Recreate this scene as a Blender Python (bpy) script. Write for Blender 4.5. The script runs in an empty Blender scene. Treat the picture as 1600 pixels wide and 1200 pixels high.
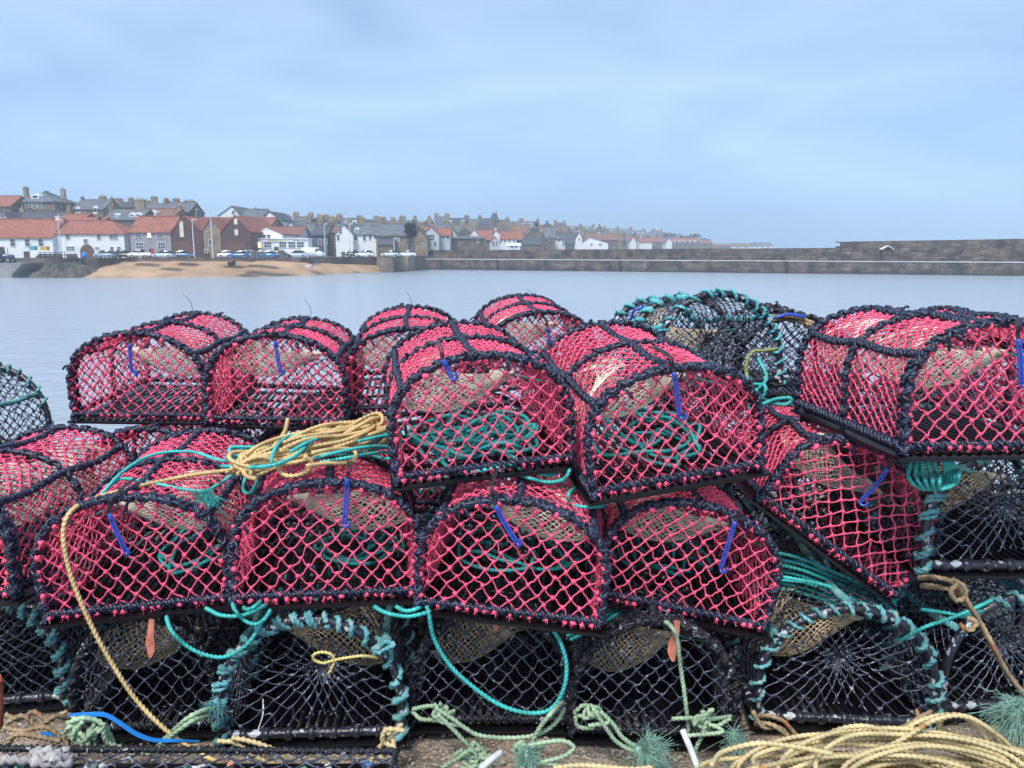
import bpy, math, random
import numpy as np
from mathutils import Matrix, Vector
SC = bpy.context.scene
COL = SC.collection
PI = math.pi
# ------------------------------------------------------------------ camera, world, sun
FPX = 800 / math.tan(math.radians(33)); PITCH = math.radians(9.76); CAMZ = 1.45
cam = bpy.data.objects.new('camera', bpy.data.cameras.new('camera')); COL.objects.link(cam)
cam.location = (0, 0, CAMZ); cam.rotation_euler = (PI/2 - PITCH, 0, 0)
cam.data.sensor_width = 36; cam.data.lens = 18 / math.tan(math.radians(33))
cam.data.clip_start = .05; cam.data.clip_end = 9000
SC.camera = cam
SC.cycles.volume_bounces = 2
SC.view_settings.view_transform = 'Standard'; SC.view_settings.look = 'None'
SC.view_settings.exposure = 1.42; SC.view_settings.gamma = 1.0
SUN_EL, SUN_AZ = math.radians(56), math.radians(205)
w = bpy.data.worlds.new('World'); SC.world = w; w.use_nodes = True
nt = w.node_tree; nd = nt.nodes; lk = nt.links; nd.clear()
wo = nd.new('ShaderNodeOutputWorld'); bg = nd.new('ShaderNodeBackground'); bg.inputs[1].default_value = .1
sky = nd.new('ShaderNodeTexSky'); sky.sky_type = 'NISHITA'; sky.sun_disc = False
sky.sun_elevation = SUN_EL; sky.sun_rotation = SUN_AZ; sky.air_density = 1.4; sky.dust_density = 3
tc = nd.new('ShaderNodeTexCoord'); mp = nd.new('ShaderNodeMapping'); mp.inputs['Scale'].default_value = (1.1, 1.1, 4.2)
n1 = nd.new('ShaderNodeTexNoise'); n1.inputs['Scale'].default_value = 2.2; n1.inputs['Detail'].default_value = 7
n1.inputs['Roughness'].default_value = .5; n1.inputs['Distortion'].default_value = .5
cr = nd.new('ShaderNodeValToRGB'); cr.color_ramp.elements[0].position = .34; cr.color_ramp.elements[1].position = .68
cr.color_ramp.elements[0].color = (2.1/8, 3.5/8, 5.8/8, 1); cr.color_ramp.elements[1].color = (3.25/8, 4.95/8, 7.2/8, 1)
sc8 = nd.new('ShaderNodeVectorMath'); sc8.operation = 'SCALE'; sc8.inputs['Scale'].default_value = 5.9
mx = nd.new('ShaderNodeMix'); mx.data_type = 'RGBA'; mx.inputs[0].default_value = .93
lk.new(tc.outputs['Generated'], mp.inputs[0]); lk.new(mp.outputs[0], n1.inputs[0]); lk.new(n1.outputs[0], cr.inputs[0])
lk.new(cr.outputs[0], sc8.inputs[0]); lk.new(sky.outputs[0], mx.inputs[6]); lk.new(sc8.outputs[0], mx.inputs[7])
sz = nd.new('ShaderNodeSeparateXYZ'); lk.new(tc.outputs['Generated'], sz.inputs[0]); er = nd.new('ShaderNodeValToRGB'); lk.new(sz.outputs[2], er.inputs[0])
er.color_ramp.elements[0].position = 0; er.color_ramp.elements[0].color = (1.12, 1.14, 1.13, 1); er.color_ramp.elements[1].position = .5; er.color_ramp.elements[1].color = (.82, .79, .76, 1)
for p_, c_ in ((.10, (1.0, 1.0, .99)), (.20, (.88, .84, .80)), (.30, (.82, .77, .73))): q_ = er.color_ramp.elements.new(p_); q_.color = (*c_, 1)
em = nd.new('ShaderNodeMix'); em.data_type = 'RGBA'; em.blend_type = 'MULTIPLY'; em.inputs[0].default_value = 1; lk.new(mx.outputs[2], em.inputs[6]); lk.new(er.outputs[0], em.inputs[7])
lk.new(em.outputs[2], bg.inputs[0]); lk.new(bg.outputs[0], wo.inputs[0])
sun = bpy.data.objects.new('sun', bpy.data.lights.new('sun', 'SUN')); COL.objects.link(sun)
sun.data.energy = 1.5; sun.data.angle = math.radians(20); sun.data.color = (1, .95, .88)
sdir = Vector((math.sin(SUN_AZ)*math.cos(SUN_EL), math.cos(SUN_AZ)*math.cos(SUN_EL), math.sin(SUN_EL)))
sun.rotation_euler = sdir.to_track_quat('Z', 'Y').to_euler()

# ------------------------------------------------------------------ projection helpers (photo measurements -> world)
def ray(px, py):
    u = (px - 800) / FPX; v = (py - 600) / FPX; c, s = math.cos(PITCH), math.sin(PITCH)
    return np.array([u, c - v*s, -s - v*c])
def PY(px, py, y):
    r = ray(px, py); return np.array([0, 0, CAMZ]) + r * (y / r[1])
def PZ(px, py, z):
    r = ray(px, py); return np.array([0, 0, CAMZ]) + r * ((z - CAMZ) / r[2])
# ------------------------------------------------------------------ materials
MATS = {}
def M(name, col, rough=.6, var=.25, scale=20, bump=0, bscale=60, spec=.5, metal=0, fleck=None, emit=None, coat=0, detail=3, stretch=None):
    if name in MATS: return MATS[name]
    m = bpy.data.materials.new(name); m.use_nodes = True; t = m.node_tree; n = t.nodes; l = t.links
    b = n['Principled BSDF']; b.inputs['Roughness'].default_value = rough; b.inputs['Metallic'].default_value = metal
    b.inputs['Specular IOR Level'].default_value = spec; b.inputs['Coat Weight'].default_value = coat
    c = n.new('ShaderNodeTexCoord'); src = c.outputs['Object']
    if stretch:
        mpn = n.new('ShaderNodeMapping'); mpn.inputs['Scale'].default_value = stretch; l.new(src, mpn.inputs[0]); src = mpn.outputs[0]
    nz = n.new('ShaderNodeTexNoise'); nz.inputs['Scale'].default_value = scale; nz.inputs['Detail'].default_value = detail
    l.new(src, nz.inputs[0])
    r = n.new('ShaderNodeValToRGB'); r.color_ramp.elements[0].position = .32; r.color_ramp.elements[1].position = .68
    lo = [x*(1-var) for x in col]; hi = [min(1, x*(1+var)) for x in col]
    r.color_ramp.elements[0].color = (*lo, 1); r.color_ramp.elements[1].color = (*hi, 1)
    l.new(nz.outputs[0], r.inputs[0]); out = r.outputs[0]
    if fleck:   # (colour, scale, threshold)
        n2 = n.new('ShaderNodeTexNoise'); n2.inputs['Scale'].default_value = fleck[1]; n2.inputs['Detail'].default_value = 2; l.new(c.outputs['Object'], n2.inputs[0])
        r2 = n.new('ShaderNodeValToRGB'); r2.color_ramp.elements[0].position = fleck[2]; r2.color_ramp.elements[1].position = fleck[2]+.05
        l.new(n2.outputs[0], r2.inputs[0])
        mm = n.new('ShaderNodeMix'); mm.data_type = 'RGBA'; l.new(r2.outputs[0], mm.inputs[0]); l.new(out, mm.inputs[6]); mm.inputs[7].default_value = (*fleck[0], 1); out = mm.outputs[2]
    l.new(out, b.inputs['Base Color'])
    if bump:
        n3 = n.new('ShaderNodeTexNoise'); n3.inputs['Scale'].default_value = bscale; n3.inputs['Detail'].default_value = 4; l.new(src, n3.inputs[0])
        bp = n.new('ShaderNodeBump'); bp.inputs['Strength'].default_value = bump; bp.inputs['Distance'].default_value = 1/bscale
        l.new(n3.outputs[0], bp.inputs['Height']); l.new(bp.outputs[0], b.inputs['Normal'])
    if emit: b.inputs['Emission Color'].default_value = (*emit[0], 1); b.inputs['Emission Strength'].default_value = emit[1]
    MATS[name] = m; return m
def brickmat(name, c1, c2, mortar, bw, bh, rough=.85, msize=.02, bump=.5, zdark=None, off=.5, patch=.35, ps=.35):
    if name in MATS: return MATS[name]
    m = bpy.data.materials.new(name); m.use_nodes = True; t = m.node_tree; n = t.nodes; l = t.links
    b = n['Principled BSDF']; b.inputs['Roughness'].default_value = rough; b.inputs['Specular IOR Level'].default_value = .25
    c = n.new('ShaderNodeTexCoord'); s = n.new('ShaderNodeSeparateXYZ'); l.new(c.outputs['Object'], s.inputs[0])
    a = n.new('ShaderNodeMath'); a.operation = 'ADD'; l.new(s.outputs[0], a.inputs[0]); l.new(s.outputs[1], a.inputs[1])
    cb = n.new('ShaderNodeCombineXYZ'); l.new(a.outputs[0], cb.inputs[0]); l.new(s.outputs[2], cb.inputs[1])
    nz0 = n.new('ShaderNodeTexNoise'); nz0.inputs['Scale'].default_value = .8/bh; l.new(cb.outputs[0], nz0.inputs[0])
    mv = n.new('ShaderNodeVectorMath'); mv.operation = 'MULTIPLY_ADD'; l.new(nz0.outputs['Color'], mv.inputs[0]); mv.inputs[1].default_value = (bh*.35,)*3; l.new(cb.outputs[0], mv.inputs[2])
    br = n.new('ShaderNodeTexBrick'); br.inputs['Scale'].default_value = 1; br.inputs['Brick Width'].default_value = bw; br.inputs['Row Height'].default_value = bh
    br.inputs['Mortar Size'].default_value = msize; br.inputs['Mortar Smooth'].default_value = .3; br.inputs['Color1'].default_value = (*c1, 1); br.inputs['Color2'].default_value = (*c2, 1); br.inputs['Mortar'].default_value = (*mortar, 1)
    br.offset = off; l.new(mv.outputs[0], br.inputs[0])
    nz = n.new('ShaderNodeTexNoise'); nz.inputs['Scale'].default_value = ps/bw; nz.inputs['Detail'].default_value = 6; l.new(c.outputs['Object'], nz.inputs[0])
    rr = n.new('ShaderNodeValToRGB'); rr.color_ramp.elements[0].position = .3; rr.color_ramp.elements[1].position = .7
    rr.color_ramp.elements[0].color = (1-patch,)*3+(1,); rr.color_ramp.elements[1].color = (1+patch, 1+patch*.95, 1+patch*.8, 1)
    l.new(nz.outputs[0], rr.inputs[0])
    mu = n.new('ShaderNodeMix'); mu.data_type = 'RGBA'; mu.blend_type = 'MULTIPLY'; mu.inputs[0].default_value = 1; l.new(br.outputs[0], mu.inputs[6]); l.new(rr.outputs[0], mu.inputs[7]); out = mu.outputs[2]
    if zdark:  # algae and tide stain below a level
        mr = n.new('ShaderNodeMapRange'); mr.inputs['From Min'].default_value = zdark[0]; mr.inputs['From Max'].default_value = zdark[1]
        ad = n.new('ShaderNodeMath'); ad.operation = 'MULTIPLY_ADD'; l.new(nz.outputs[0], ad.inputs[0]); ad.inputs[1].default_value = 1.2; l.new(s.outputs[2], ad.inputs[2]); l.new(ad.outputs[0], mr.inputs[0])
        m2 = n.new('ShaderNodeMix'); m2.data_type = 'RGBA'; l.new(mr.outputs[0], m2.inputs[0]); m2.inputs[6].default_value = (*zdark[2], 1); l.new(out, m2.inputs[7]); out = m2.outputs[2]
    l.new(out, b.inputs['Base Color'])
    bp = n.new('ShaderNodeBump'); bp.inputs['Strength'].default_value = bump; bp.inputs['Distance'].default_value = bh*.15; bp.invert = True
    l.new(br.outputs['Fac'], bp.inputs['Height']); l.new(bp.outputs[0], b.inputs['Normal'])
    MATS[name] = m; return m
PINK = M('pink_twine', (.88, .10, .20), .55, .24, 5, .3, 500, detail=8)
PINKT = M('pink_tuft', (.90, .12, .22), .8, .2, 60, .6, 700)
NAVY = M('navy_rope', (.012, .019, .048), .33, .5, 40, .5, 420, spec=.7, fleck=((.05, .07, .15), 160, .64))
BLACKSTEEL = M('black_steel', (.004, .004, .006), .35, .3, 30, .1, 100)
SLAT = M('black_slat', (.006, .006, .009), .35, .4, 25, .1, 80)
BEIGE = M('beige_twine', (.78, .70, .56), .8, .25, 25)
BEIGEOLD = M('beige_old_twine', (.66, .52, .34), .8, .35, 20)
DARKNET = M('black_twine', (.045, .050, .075), .38, .5, 40, spec=.7, fleck=((.30, .32, .38), 60, .63))
OLDROPE = M('black_old_rope', (.011, .012, .019), .4, .5, 30, .7, 300, fleck=((.42, .44, .47), 55, .655))  # pale flecks are barnacle specks and wet highlights put into the colour
RUBBER = M('black_rubber', (.018, .020, .032), .28, .4, 18, .4, 60, spec=.7, fleck=((.5, .52, .54), 34, .60))  # whitish flecks: barnacles, plus wet glints painted into the colour
TEAL = M('teal_rope', (.05, .47, .44), .6, .3, 16, .4, 500)
TEALOLD = M('old_teal_rope', (.11, .32, .34), .85, .55, 14, .8, 300, fleck=((.30, .40, .38), 60, .58))
GREENOLD = M('old_green_rope', (.33, .46, .30), .85, .35, 15, .6, 400)
YELLOW = M('yellow_rope', (.64, .45, .20), .62, .22, 14, .4, 500)
BUFF = M('buff_rope', (.60, .49, .26), .65, .25, 14, .4, 500, fleck=((.4, .22, .08), 25, .68))
BROWNROPE = M('brown_rope', (.36, .26, .15), .9, .4, 15, .8, 300, fleck=((.42, .17, .06), 20, .66))
BLUEHOOK = M('blue_plastic', (.02, .07, .42), .35, .2, 20, coat=.3)
GREENSTR = M('green_string', (.03, .30, .22), .5, .3, 40)
BLUETAPE = M('blue_tape', (.02, .22, .68), .4, .2, 12)
ORANGE = M('orange_tag', (.62, .20, .13), .6, .3, 30, .3, 100)
WHITEP = M('white_plastic', (.6, .62, .6), .5, .2, 20)
WIRE = M('black_wire', (.03, .03, .04), .5, 0)

# ------------------------------------------------------------------ mesh accumulator
class G:
    def __init__(s): s.v = []; s.f = []; s.n = 0; s.mi = []; s.k = 0
    def add(s, v, f, mi=0):
        f = np.asarray(f, dtype=np.int64)
        if f.shape[1] == 3: f = np.c_[f, -np.ones(len(f), dtype=np.int64) - s.n]
        s.v.append(np.asarray(v, float)); s.f.append(f + s.n); s.n += len(v); s.mi.append(np.full(len(f), mi)); return s
    def mesh(s, name, mats, smooth=True):
        v = np.concatenate(s.v); f = np.concatenate(s.f); mi = np.concatenate(s.mi)
        cnt = np.where(f[:, 3] < 0, 3, 4); me = bpy.data.meshes.new(name)
        me.vertices.add(len(v)); me.vertices.foreach_set('co', v.astype(np.float32).ravel())
        mask = np.ones_like(f, bool); mask[:, 3] = f[:, 3] >= 0; li = f[mask]
        me.loops.add(len(li)); me.loops.foreach_set('vertex_index', li.astype(np.int32))
        me.polygons.add(len(f)); st = np.r_[0, np.cumsum(cnt)[:-1]]
        me.polygons.foreach_set('loop_start', st.astype(np.int32)); me.polygons.foreach_set('material_index', mi.astype(np.int32))
        me.polygons.foreach_set('use_smooth', np.full(len(f), smooth)); 
        for m in (mats if isinstance(mats, (list, tuple)) else [mats]): me.materials.append(m)
        me.update(calc_edges=True); me.validate(); return me
    # ---- shapes
    def box(s, c, d, mi=0, R=None):
        c = np.asarray(c, float); h = np.asarray(d, float)/2
        v = np.array([[x, y, z] for z in (-1, 1) for y in (-1, 1) for x in (-1, 1)])*h
        if R is not None: v = v @ np.asarray(R).T
        return s.add(v + c, [[0, 2, 3, 1], [4, 5, 7, 6], [0, 1, 5, 4], [2, 6, 7, 3], [0, 4, 6, 2], [1, 3, 7, 5]], mi)
    def prism(s, poly, y0, y1, mi=0, axis='y'):     # polygon in x,z extruded along y (or polygon y,z along x)
        p = np.asarray(poly, float); n = len(p)
        def mk(t): return np.c_[p[:, 0], np.full(n, t), p[:, 1]] if axis == 'y' else np.c_[np.full(n, t), p[:, 0], p[:, 1]]
        v = np.r_[mk(y0), mk(y1)]; q = [[i, (i+1) % n, n+(i+1) % n, n+i] for i in range(n)]
        s.add(v, q, mi)
        c0 = p.mean(0); vv = np.r_[mk(y0), mk(y1), [[c0[0], y0, c0[1]], [c0[0], y1, c0[1]]] if axis == 'y' else [[y0, c0[0], c0[1]], [y1, c0[0], c0[1]]]]
        s.add(vv, [[(i+1) % n, i, 2*n] for i in range(n)] + [[n+i, n+(i+1) % n, 2*n+1] for i in range(n)], mi); return s
    def tubes(s, P, r, S=5, mi=0, ref=None, caps=False):
        P = np.asarray(P, float)
        if P.ndim == 2: P = P[None]
        N, K, _ = P.shape; T = np.gradient(P, axis=1); T /= np.linalg.norm(T, axis=2, keepdims=True)+1e-12
        if ref is None: ref = np.array([.31, .23, .92])
        A = np.cross(T, ref); A /= np.linalg.norm(A, axis=2, keepdims=True)+1e-9; B = np.cross(T, A)
        r = np.broadcast_to(np.asarray(r, float), (N, K)); th = np.arange(S)*2*PI/S
        V = P[:, :, None] + r[:, :, None, None]*(np.cos(th)[:, None]*A[:, :, None] + np.sin(th)[:, None]*B[:, :, None])
        return s.grid(V, N, K, S, mi, caps)
    def grid(s, V, N, K, S, mi, caps=False, closed=False):
        idx = np.arange(N*K*S).reshape(N, K, S); a = idx[:, :-1]; b = idx[:, 1:]
        f = np.stack([a, np.roll(a, -1, 2), np.roll(b, -1, 2), b], -1).reshape(-1, 4); V = V.reshape(-1, 3)
        if caps:
            ca = V.reshape(N, K, S, 3)[:, 0].mean(1); cb = V.reshape(N, K, S, 3)[:, -1].mean(1); base = len(V)
            i0 = idx[:, 0]; i1 = idx[:, -1]; ia = (base+np.arange(N))[:, None]+0*i0; ib = (base+N+np.arange(N))[:, None]+0*i1
            f3 = np.r_[np.stack([np.roll(i0, -1, 1), i0, ia], -1).reshape(-1, 3), np.stack([i1, np.roll(i1, -1, 1), ib], -1).reshape(-1, 3)]
            V = np.r_[V, ca, cb]; n0 = s.n; s.add(V, f, mi); s.f.append(np.c_[f3 + n0, -np.ones(len(f3), dtype=np.int64)]); s.mi.append(np.full(len(f3), mi)); return s
        return s.add(V, f, mi)
    def blobs(s, C, r, rng, mi=0, jit=.25):
        C = np.asarray(C); N = len(C)
        if N == 0: return s
        v = ICO[None]*(1+rng.uniform(-jit, jit, (N, 12, 1)))*np.broadcast_to(np.asarray(r, float).reshape(-1, 1, 1) if np.ndim(r) else r, (N, 1, 1))*rng.uniform(.8, 1.2, (N, 1, 3))
        f = (ICOF[None]+12*np.arange(N)[:, None, None]).reshape(-1, 3); return s.add((v+C[:, None]).reshape(-1, 3), f, mi)
    def rope(s, P, r, mi=0, A=None, lobes=3, pitch=None, depth=.25, S=9, fuzz=0, rng=None):
        # three-strand laid rope: a lobed section that turns along its length
        P = np.asarray(P, float); K = len(P); T = np.gradient(P, axis=0); T /= np.linalg.norm(T, axis=1, keepdims=True)+1e-12
        if A is None: A = transport(T)
        A = A - (A*T).sum(1, keepdims=True)*T; A /= np.linalg.norm(A, axis=1, keepdims=True)+1e-12; B = np.cross(T, A)
        L = np.r_[0, np.cumsum(np.linalg.norm(np.diff(P, axis=0), axis=1))]; pitch = pitch or r*7
        th = np.arange(S)*2*PI/S; ph = 2*PI*L/pitch
        rad = r*(1+depth*np.cos(lobes*th[None]))
        if fuzz: rad = rad*(1+fuzz*rng.uniform(-1, 1, rad.shape))
        an = th[None]+ph[:, None]
        V = P[:, None] + rad[..., None]*(np.cos(an)[..., None]*A[:, None]+np.sin(an)[..., None]*B[:, None])
        return s.grid(V[None], 1, K, S, mi, True)
def transport(T):
    a = np.cross(T[0], [0, 0, 1.]); 
    if np.linalg.norm(a) < .05: a = np.cross(T[0], [1., 0, 0])
    out = np.empty_like(T); tl = T.tolist(); a = (a/np.linalg.norm(a)).tolist()
    for i, t in enumerate(tl):
        d = a[0]*t[0]+a[1]*t[1]+a[2]*t[2]; a = [a[0]-d*t[0], a[1]-d*t[1], a[2]-d*t[2]]; m = math.sqrt(a[0]**2+a[1]**2+a[2]**2)+1e-12; a = [a[0]/m, a[1]/m, a[2]/m]; out[i] = a
    return out
g_ = (1+5**.5)/2
ICO = np.array([[-1, g_, 0], [1, g_, 0], [-1, -g_, 0], [1, -g_, 0], [0, -1, g_], [0, 1, g_], [0, -1, -g_], [0, 1, -g_], [g_, 0, -1], [g_, 0, 1], [-g_, 0, -1], [-g_, 0, 1]])/math.hypot(1, g_)
ICOF = np.array([[0, 11, 5], [0, 5, 1], [0, 1, 7], [0, 7, 10], [0, 10, 11], [1, 5, 9], [5, 11, 4], [11, 10, 2], [10, 7, 6], [7, 1, 8], [3, 9, 4], [3, 4, 2], [3, 2, 6], [3, 6, 8], [3, 8, 9], [4, 9, 5], [2, 4, 11], [6, 2, 10], [8, 6, 7], [9, 8, 1]])
def resample(P, ds):
    P = np.asarray(P, float); L = np.r_[0, np.cumsum(np.linalg.norm(np.diff(P, axis=0), axis=1))]; n = max(3, int(L[-1]/ds)+1); t = np.linspace(0, L[-1], n)
    return np.stack([np.interp(t, L, P[:, i]) for i in range(3)], 1)
def spline(P, ds=.006):      # Catmull-Rom through points, even steps
    P = np.asarray(P, float); Q = np.r_[[2*P[0]-P[1]], P, [2*P[-1]-P[-2]]]; out = []
    t = np.linspace(0, 1, 14, endpoint=False)[:, None]
    for i in range(len(P)-1):
        a, b, c, d = Q[i:i+4]; out.append(.5*((2*b)+(-a+c)*t+(2*a-5*b+4*c-d)*t*t+(-a+3*b-3*c+d)*t**3))
    out.append(P[-1:]); return resample(np.concatenate(out), ds)
def smooth_noise(n, rng, k, amp):
    c = rng.uniform(-1, 1, max(4, int(n/k)+4)); x = np.linspace(0, len(c)-1, n); return amp*np.interp(x, np.arange(len(c)), np.convolve(c, [.25, .5, .25], 'same'))
def lash(g, P, rng, R=.0094, r=.0054, pitch=.040, strands=((0, 1), (.16, 1), (.5, -1)), core=.0065, mi=0, S=8, ds=.0032, fuzz=.0, skip=None):
    P = resample(P, ds); T = np.gradient(P, axis=0); T /= np.linalg.norm(T, axis=1, keepdims=True)+1e-12; A = transport(T); B = np.cross(T, A)
    L = np.arange(len(P))*ds
    if core: g.tubes(P[::3], core, 6, mi)
    for off, sg in strands:
        ph = 2*PI*(L/pitch*(1 if sg > 0 else .8)+off)*sg + smooth_noise(len(P), rng, 14, .9); rad = R + smooth_noise(len(P), rng, 6, R*.22)
        N = np.cos(ph)[:, None]*A + np.sin(ph)[:, None]*B; C = P + rad[:, None]*N
        # the strand is coarser than its path
        C = resample(C, ds*1.25); nn = np.stack([np.interp(np.linspace(0, 1, len(C)), np.linspace(0, 1, len(N)), N[:, i]) for i in range(3)], 1)
        g.rope(C, r, mi, A=None if S > 20 else nn, lobes=2, pitch=.022, depth=.14, S=S, fuzz=fuzz, rng=rng)
# ------------------------------------------------------------------ objects
def setp(o, label=None, cat=None, group=None, kind=None):
    if label: o['label'] = label
    if cat: o['category'] = cat
    if group: o['group'] = group
    if kind: o['kind'] = kind
    return o
def ob(name, me, parent=None, **k):
    o = bpy.data.objects.new(name, me); COL.objects.link(o)
    if parent: o.parent = parent
    return setp(o, **k)
def emp(name, loc, rz=0, **k):
    o = bpy.data.objects.new(name, None); COL.objects.link(o); o.location = loc; o.rotation_euler = (0, 0, rz); o.empty_display_size = .1; return setp(o, **k)

# ================================================================== SETTING
def struct(name, g, mats, smooth=False): return ob(name, g.mesh(name, mats, smooth), kind='structure')
WZ = -3.5
def gridsheet(xs, ys, zf):
    X, Y = np.meshgrid(xs, ys); Z = zf(X, Y); V = np.stack([X, Y, Z], -1).reshape(-1, 3); n, m = X.shape
    i = np.arange(n*m).reshape(n, m); f = np.stack([i[:-1, :-1], i[:-1, 1:], i[1:, 1:], i[1:, :-1]], -1).reshape(-1, 4); return G().add(V, f)
# quay the creels stand on
def ground_mat():
    m = M('quay_ground', (.27, .215, .165), .6, .5, 9, 1, 55, fleck=((.48, .42, .36), 90, .57), detail=8); return m
rg = np.random.default_rng(5)
def quay_h(X, Y): return .006*np.sin(X*7+Y*3)+.005*np.sin(X*17-Y*13)+.003*np.sin(X*41+Y*37)-.012
struct('quay_ground', gridsheet(np.linspace(-12, 12, 400), np.linspace(-4, 4.7, 160), quay_h), ground_mat(), True)
QUAYST = brickmat('quay_stone', (.16, .13, .10), (.22, .18, .13), (.06, .05, .04), .9, .4, zdark=(-2.6, -1.6, (.02, .025, .015)))
struct('quay_wall', G().box((0, .35, -2.52), (24, 8.7, 4.98)), QUAYST)
# water
wm = bpy.data.materials.new('sea_water'); wm.use_nodes = True; t = wm.node_tree; b = t.nodes['Principled BSDF']
b.inputs['Base Color'].default_value = (.36, .41, .47, 1); b.inputs['Roughness'].default_value = .2; b.inputs['IOR'].default_value = 1.33
tcw = t.nodes.new('ShaderNodeTexCoord'); hs = []
for sc_, st, amp in (((.45, .9, 1), 1.0, .75), ((1.6, 3.6, 1), 1.0, .55), ((.08, .16, 1), 1.0, .9), ((6, 11, 1), 1, .06)):
    mpw = t.nodes.new('ShaderNodeMapping'); mpw.inputs['Scale'].default_value = sc_; mpw.inputs['Rotation'].default_value = (0, 0, .12); t.links.new(tcw.outputs['Object'], mpw.inputs[0])
    nz = t.nodes.new('ShaderNodeTexNoise'); nz.inputs['Scale'].default_value = st; nz.inputs['Detail'].default_value = 4; t.links.new(mpw.outputs[0], nz.inputs[0])
    mu = t.nodes.new('ShaderNodeMath'); mu.operation = 'MULTIPLY'; mu.inputs[1].default_value = amp; t.links.new(nz.outputs[0], mu.inputs[0]); hs.append(mu)
a = hs[0]
for h in hs[1:]:
    ad = t.nodes.new('ShaderNodeMath'); ad.operation = 'ADD'; t.links.new(a.outputs[0], ad.inputs[0]); t.links.new(h.outputs[0], ad.inputs[1]); a = ad
bp = t.nodes.new('ShaderNodeBump'); bp.inputs['Strength'].default_value = .9; bp.inputs['Distance'].default_value = .2
t.links.new(a.outputs[0], bp.inputs['Height']); t.links.new(bp.outputs[0], b.inputs['Normal'])
def S(px, y): return (px-800)/FPX*y*math.cos(PITCH)       # world x of photo column px at distance y
def Z(py, y): return float(PY(800, py, y)[2])
struct('water', gridsheet(np.linspace(-1190, 1790, 12), np.linspace(4.7, 1815, 12), lambda X, Y: X*0+WZ), wm)
struct('seabed', gridsheet(np.linspace(-1190, 1790, 4), np.linspace(-40, 1815, 4), lambda X, Y: X*0-5.2), M('seabed_sand', (.1, .09, .07), .9))
# shoreline: how far away the shore lies behind each photo column
SHX = np.array([-400, 0, 300, 500, 600, 700, 800, 900, 1000, 1100, 1150, 1250, 1400]); SHD = np.array([146, 150, 160, 168, 185, 210, 245, 300, 370, 470, 560, 700, 900.])
def shore(x):                       # distance of the built front row at world x
    return np.interp(x, (SHX-800)/FPX*SHD, SHD)
def hill(X, Y):
    d = Y-shore(X); px = 800+X/np.maximum(Y, 1)*FPX
    skyy = np.interp(px, [-100, 0, 120, 300, 460, 620, 780, 900, 1000, 1060, 1110, 1160, 1300], [322, 322, 332, 346, 356, 356, 358, 364, 368, 376, 388, 392, 393])
    top = 1.45+(388-skyy)/FPX*Y
    tt = np.clip((d-8)/(np.maximum(Y, 100)*.28), 0, 1); base = -.35
    h = base+(np.maximum(top, base)-base)*(tt*tt*(3-2*tt))
    return np.where(d < -14, -6.0, h)+.15*np.sin(X*.13)*np.sin(Y*.11)*(d > 12)
GRASS = M('hill_grass', (.07, .085, .04), .9, .4, .15, .3, 2)
ground = []
us = np.concatenate([np.linspace(-14, 60, 40), np.linspace(70, 500, 22)])
xs = np.concatenate([np.linspace(-330, 200, 150), np.linspace(210, 700, 50)])
XX = np.repeat(xs[None], len(us), 0); YY = shore(XX)+us[:, None]
# walk outward along the view fan so that the sheet follows the curved coast
V = np.stack([XX, YY, np.where(YY > 0, hill(XX, YY), 0)], -1); V[0, :, 2] = -4.6; V[1, :, 2] = -.35
i = np.arange(XX.size).reshape(XX.shape); f = np.stack([i[:-1, :-1], i[:-1, 1:], i[1:, 1:], i[1:, :-1]], -1).reshape(-1, 4)
struct('hillside', G().add(V.reshape(-1, 3), f), GRASS, True)
# promenade road, beach, rocks
ROAD = M('road_asphalt', (.11, .11, .115), .6, .25, .4, .3, 8); SAND = M('beach_sand', (.42, .27, .16), .8, .25, .25, .4, 3, fleck=((.25, .16, .09), 1.2, .66))
def strip(pts, z0, z1=None): # pts: list of (x, y_near, y_far)
    p = np.array(pts, float); z1 = z0 if z1 is None else z1; n = len(p); v = np.r_[np.c_[p[:, 0], p[:, 1], np.full(n, z0)], np.c_[p[:, 0], p[:, 2], np.full(n, z1)]]
    return G().add(v, [[i, i+1, n+i+1, n+i] for i in range(n-1)])
rp = [(x, shore(x)-13.5, shore(x)+1.5) for x in np.linspace(-200, -20, 40)]
struct('promenade_road', strip(rp, -.3), ROAD)
xsb = np.linspace(S(158, 143), S(600, 160), 60); ys_ = []
def beach_z(X, Y): 
    e = shore(X)-13.6; t_ = np.clip((e-Y)/12, 0, 1.4); return -.9-2.75*t_+.04*np.sin(X*.35+Y*.5)*np.sin(Y*.9)+.02*np.sin(X*1.3)
uu = np.linspace(0, 17, 24); BX = np.repeat(xsb[None], 24, 0); fade = np.clip((xsb[-1]-xsb)/20, .12, 1)*np.clip((xsb-xsb[0])/6+.5, 0, 1); BY = shore(BX)-13.6-uu[:, None]
BZ = beach_z(BX, BY)-(1-fade)*1.5
i = np.arange(BX.size).reshape(BX.shape); f = np.stack([i[:-1, :-1], i[:-1, 1:], i[1:, 1:], i[1:, :-1]], -1).reshape(-1, 4)
struct('beach', G().add(np.stack([BX, BY, BZ], -1).reshape(-1, 3), f), SAND, True)
HARB = brickmat('harbour_stone', (.13, .11, .10), (.18, .14, .10), (.06, .05, .045), 1.1, .42, zdark=(-3.3, -2.5, (.035, .035, .03)), patch=.45)
seaw = G(); P0 = [(x, shore(x)-13.55) for x in np.linspace(-200, S(660, 170), 50)]
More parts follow.
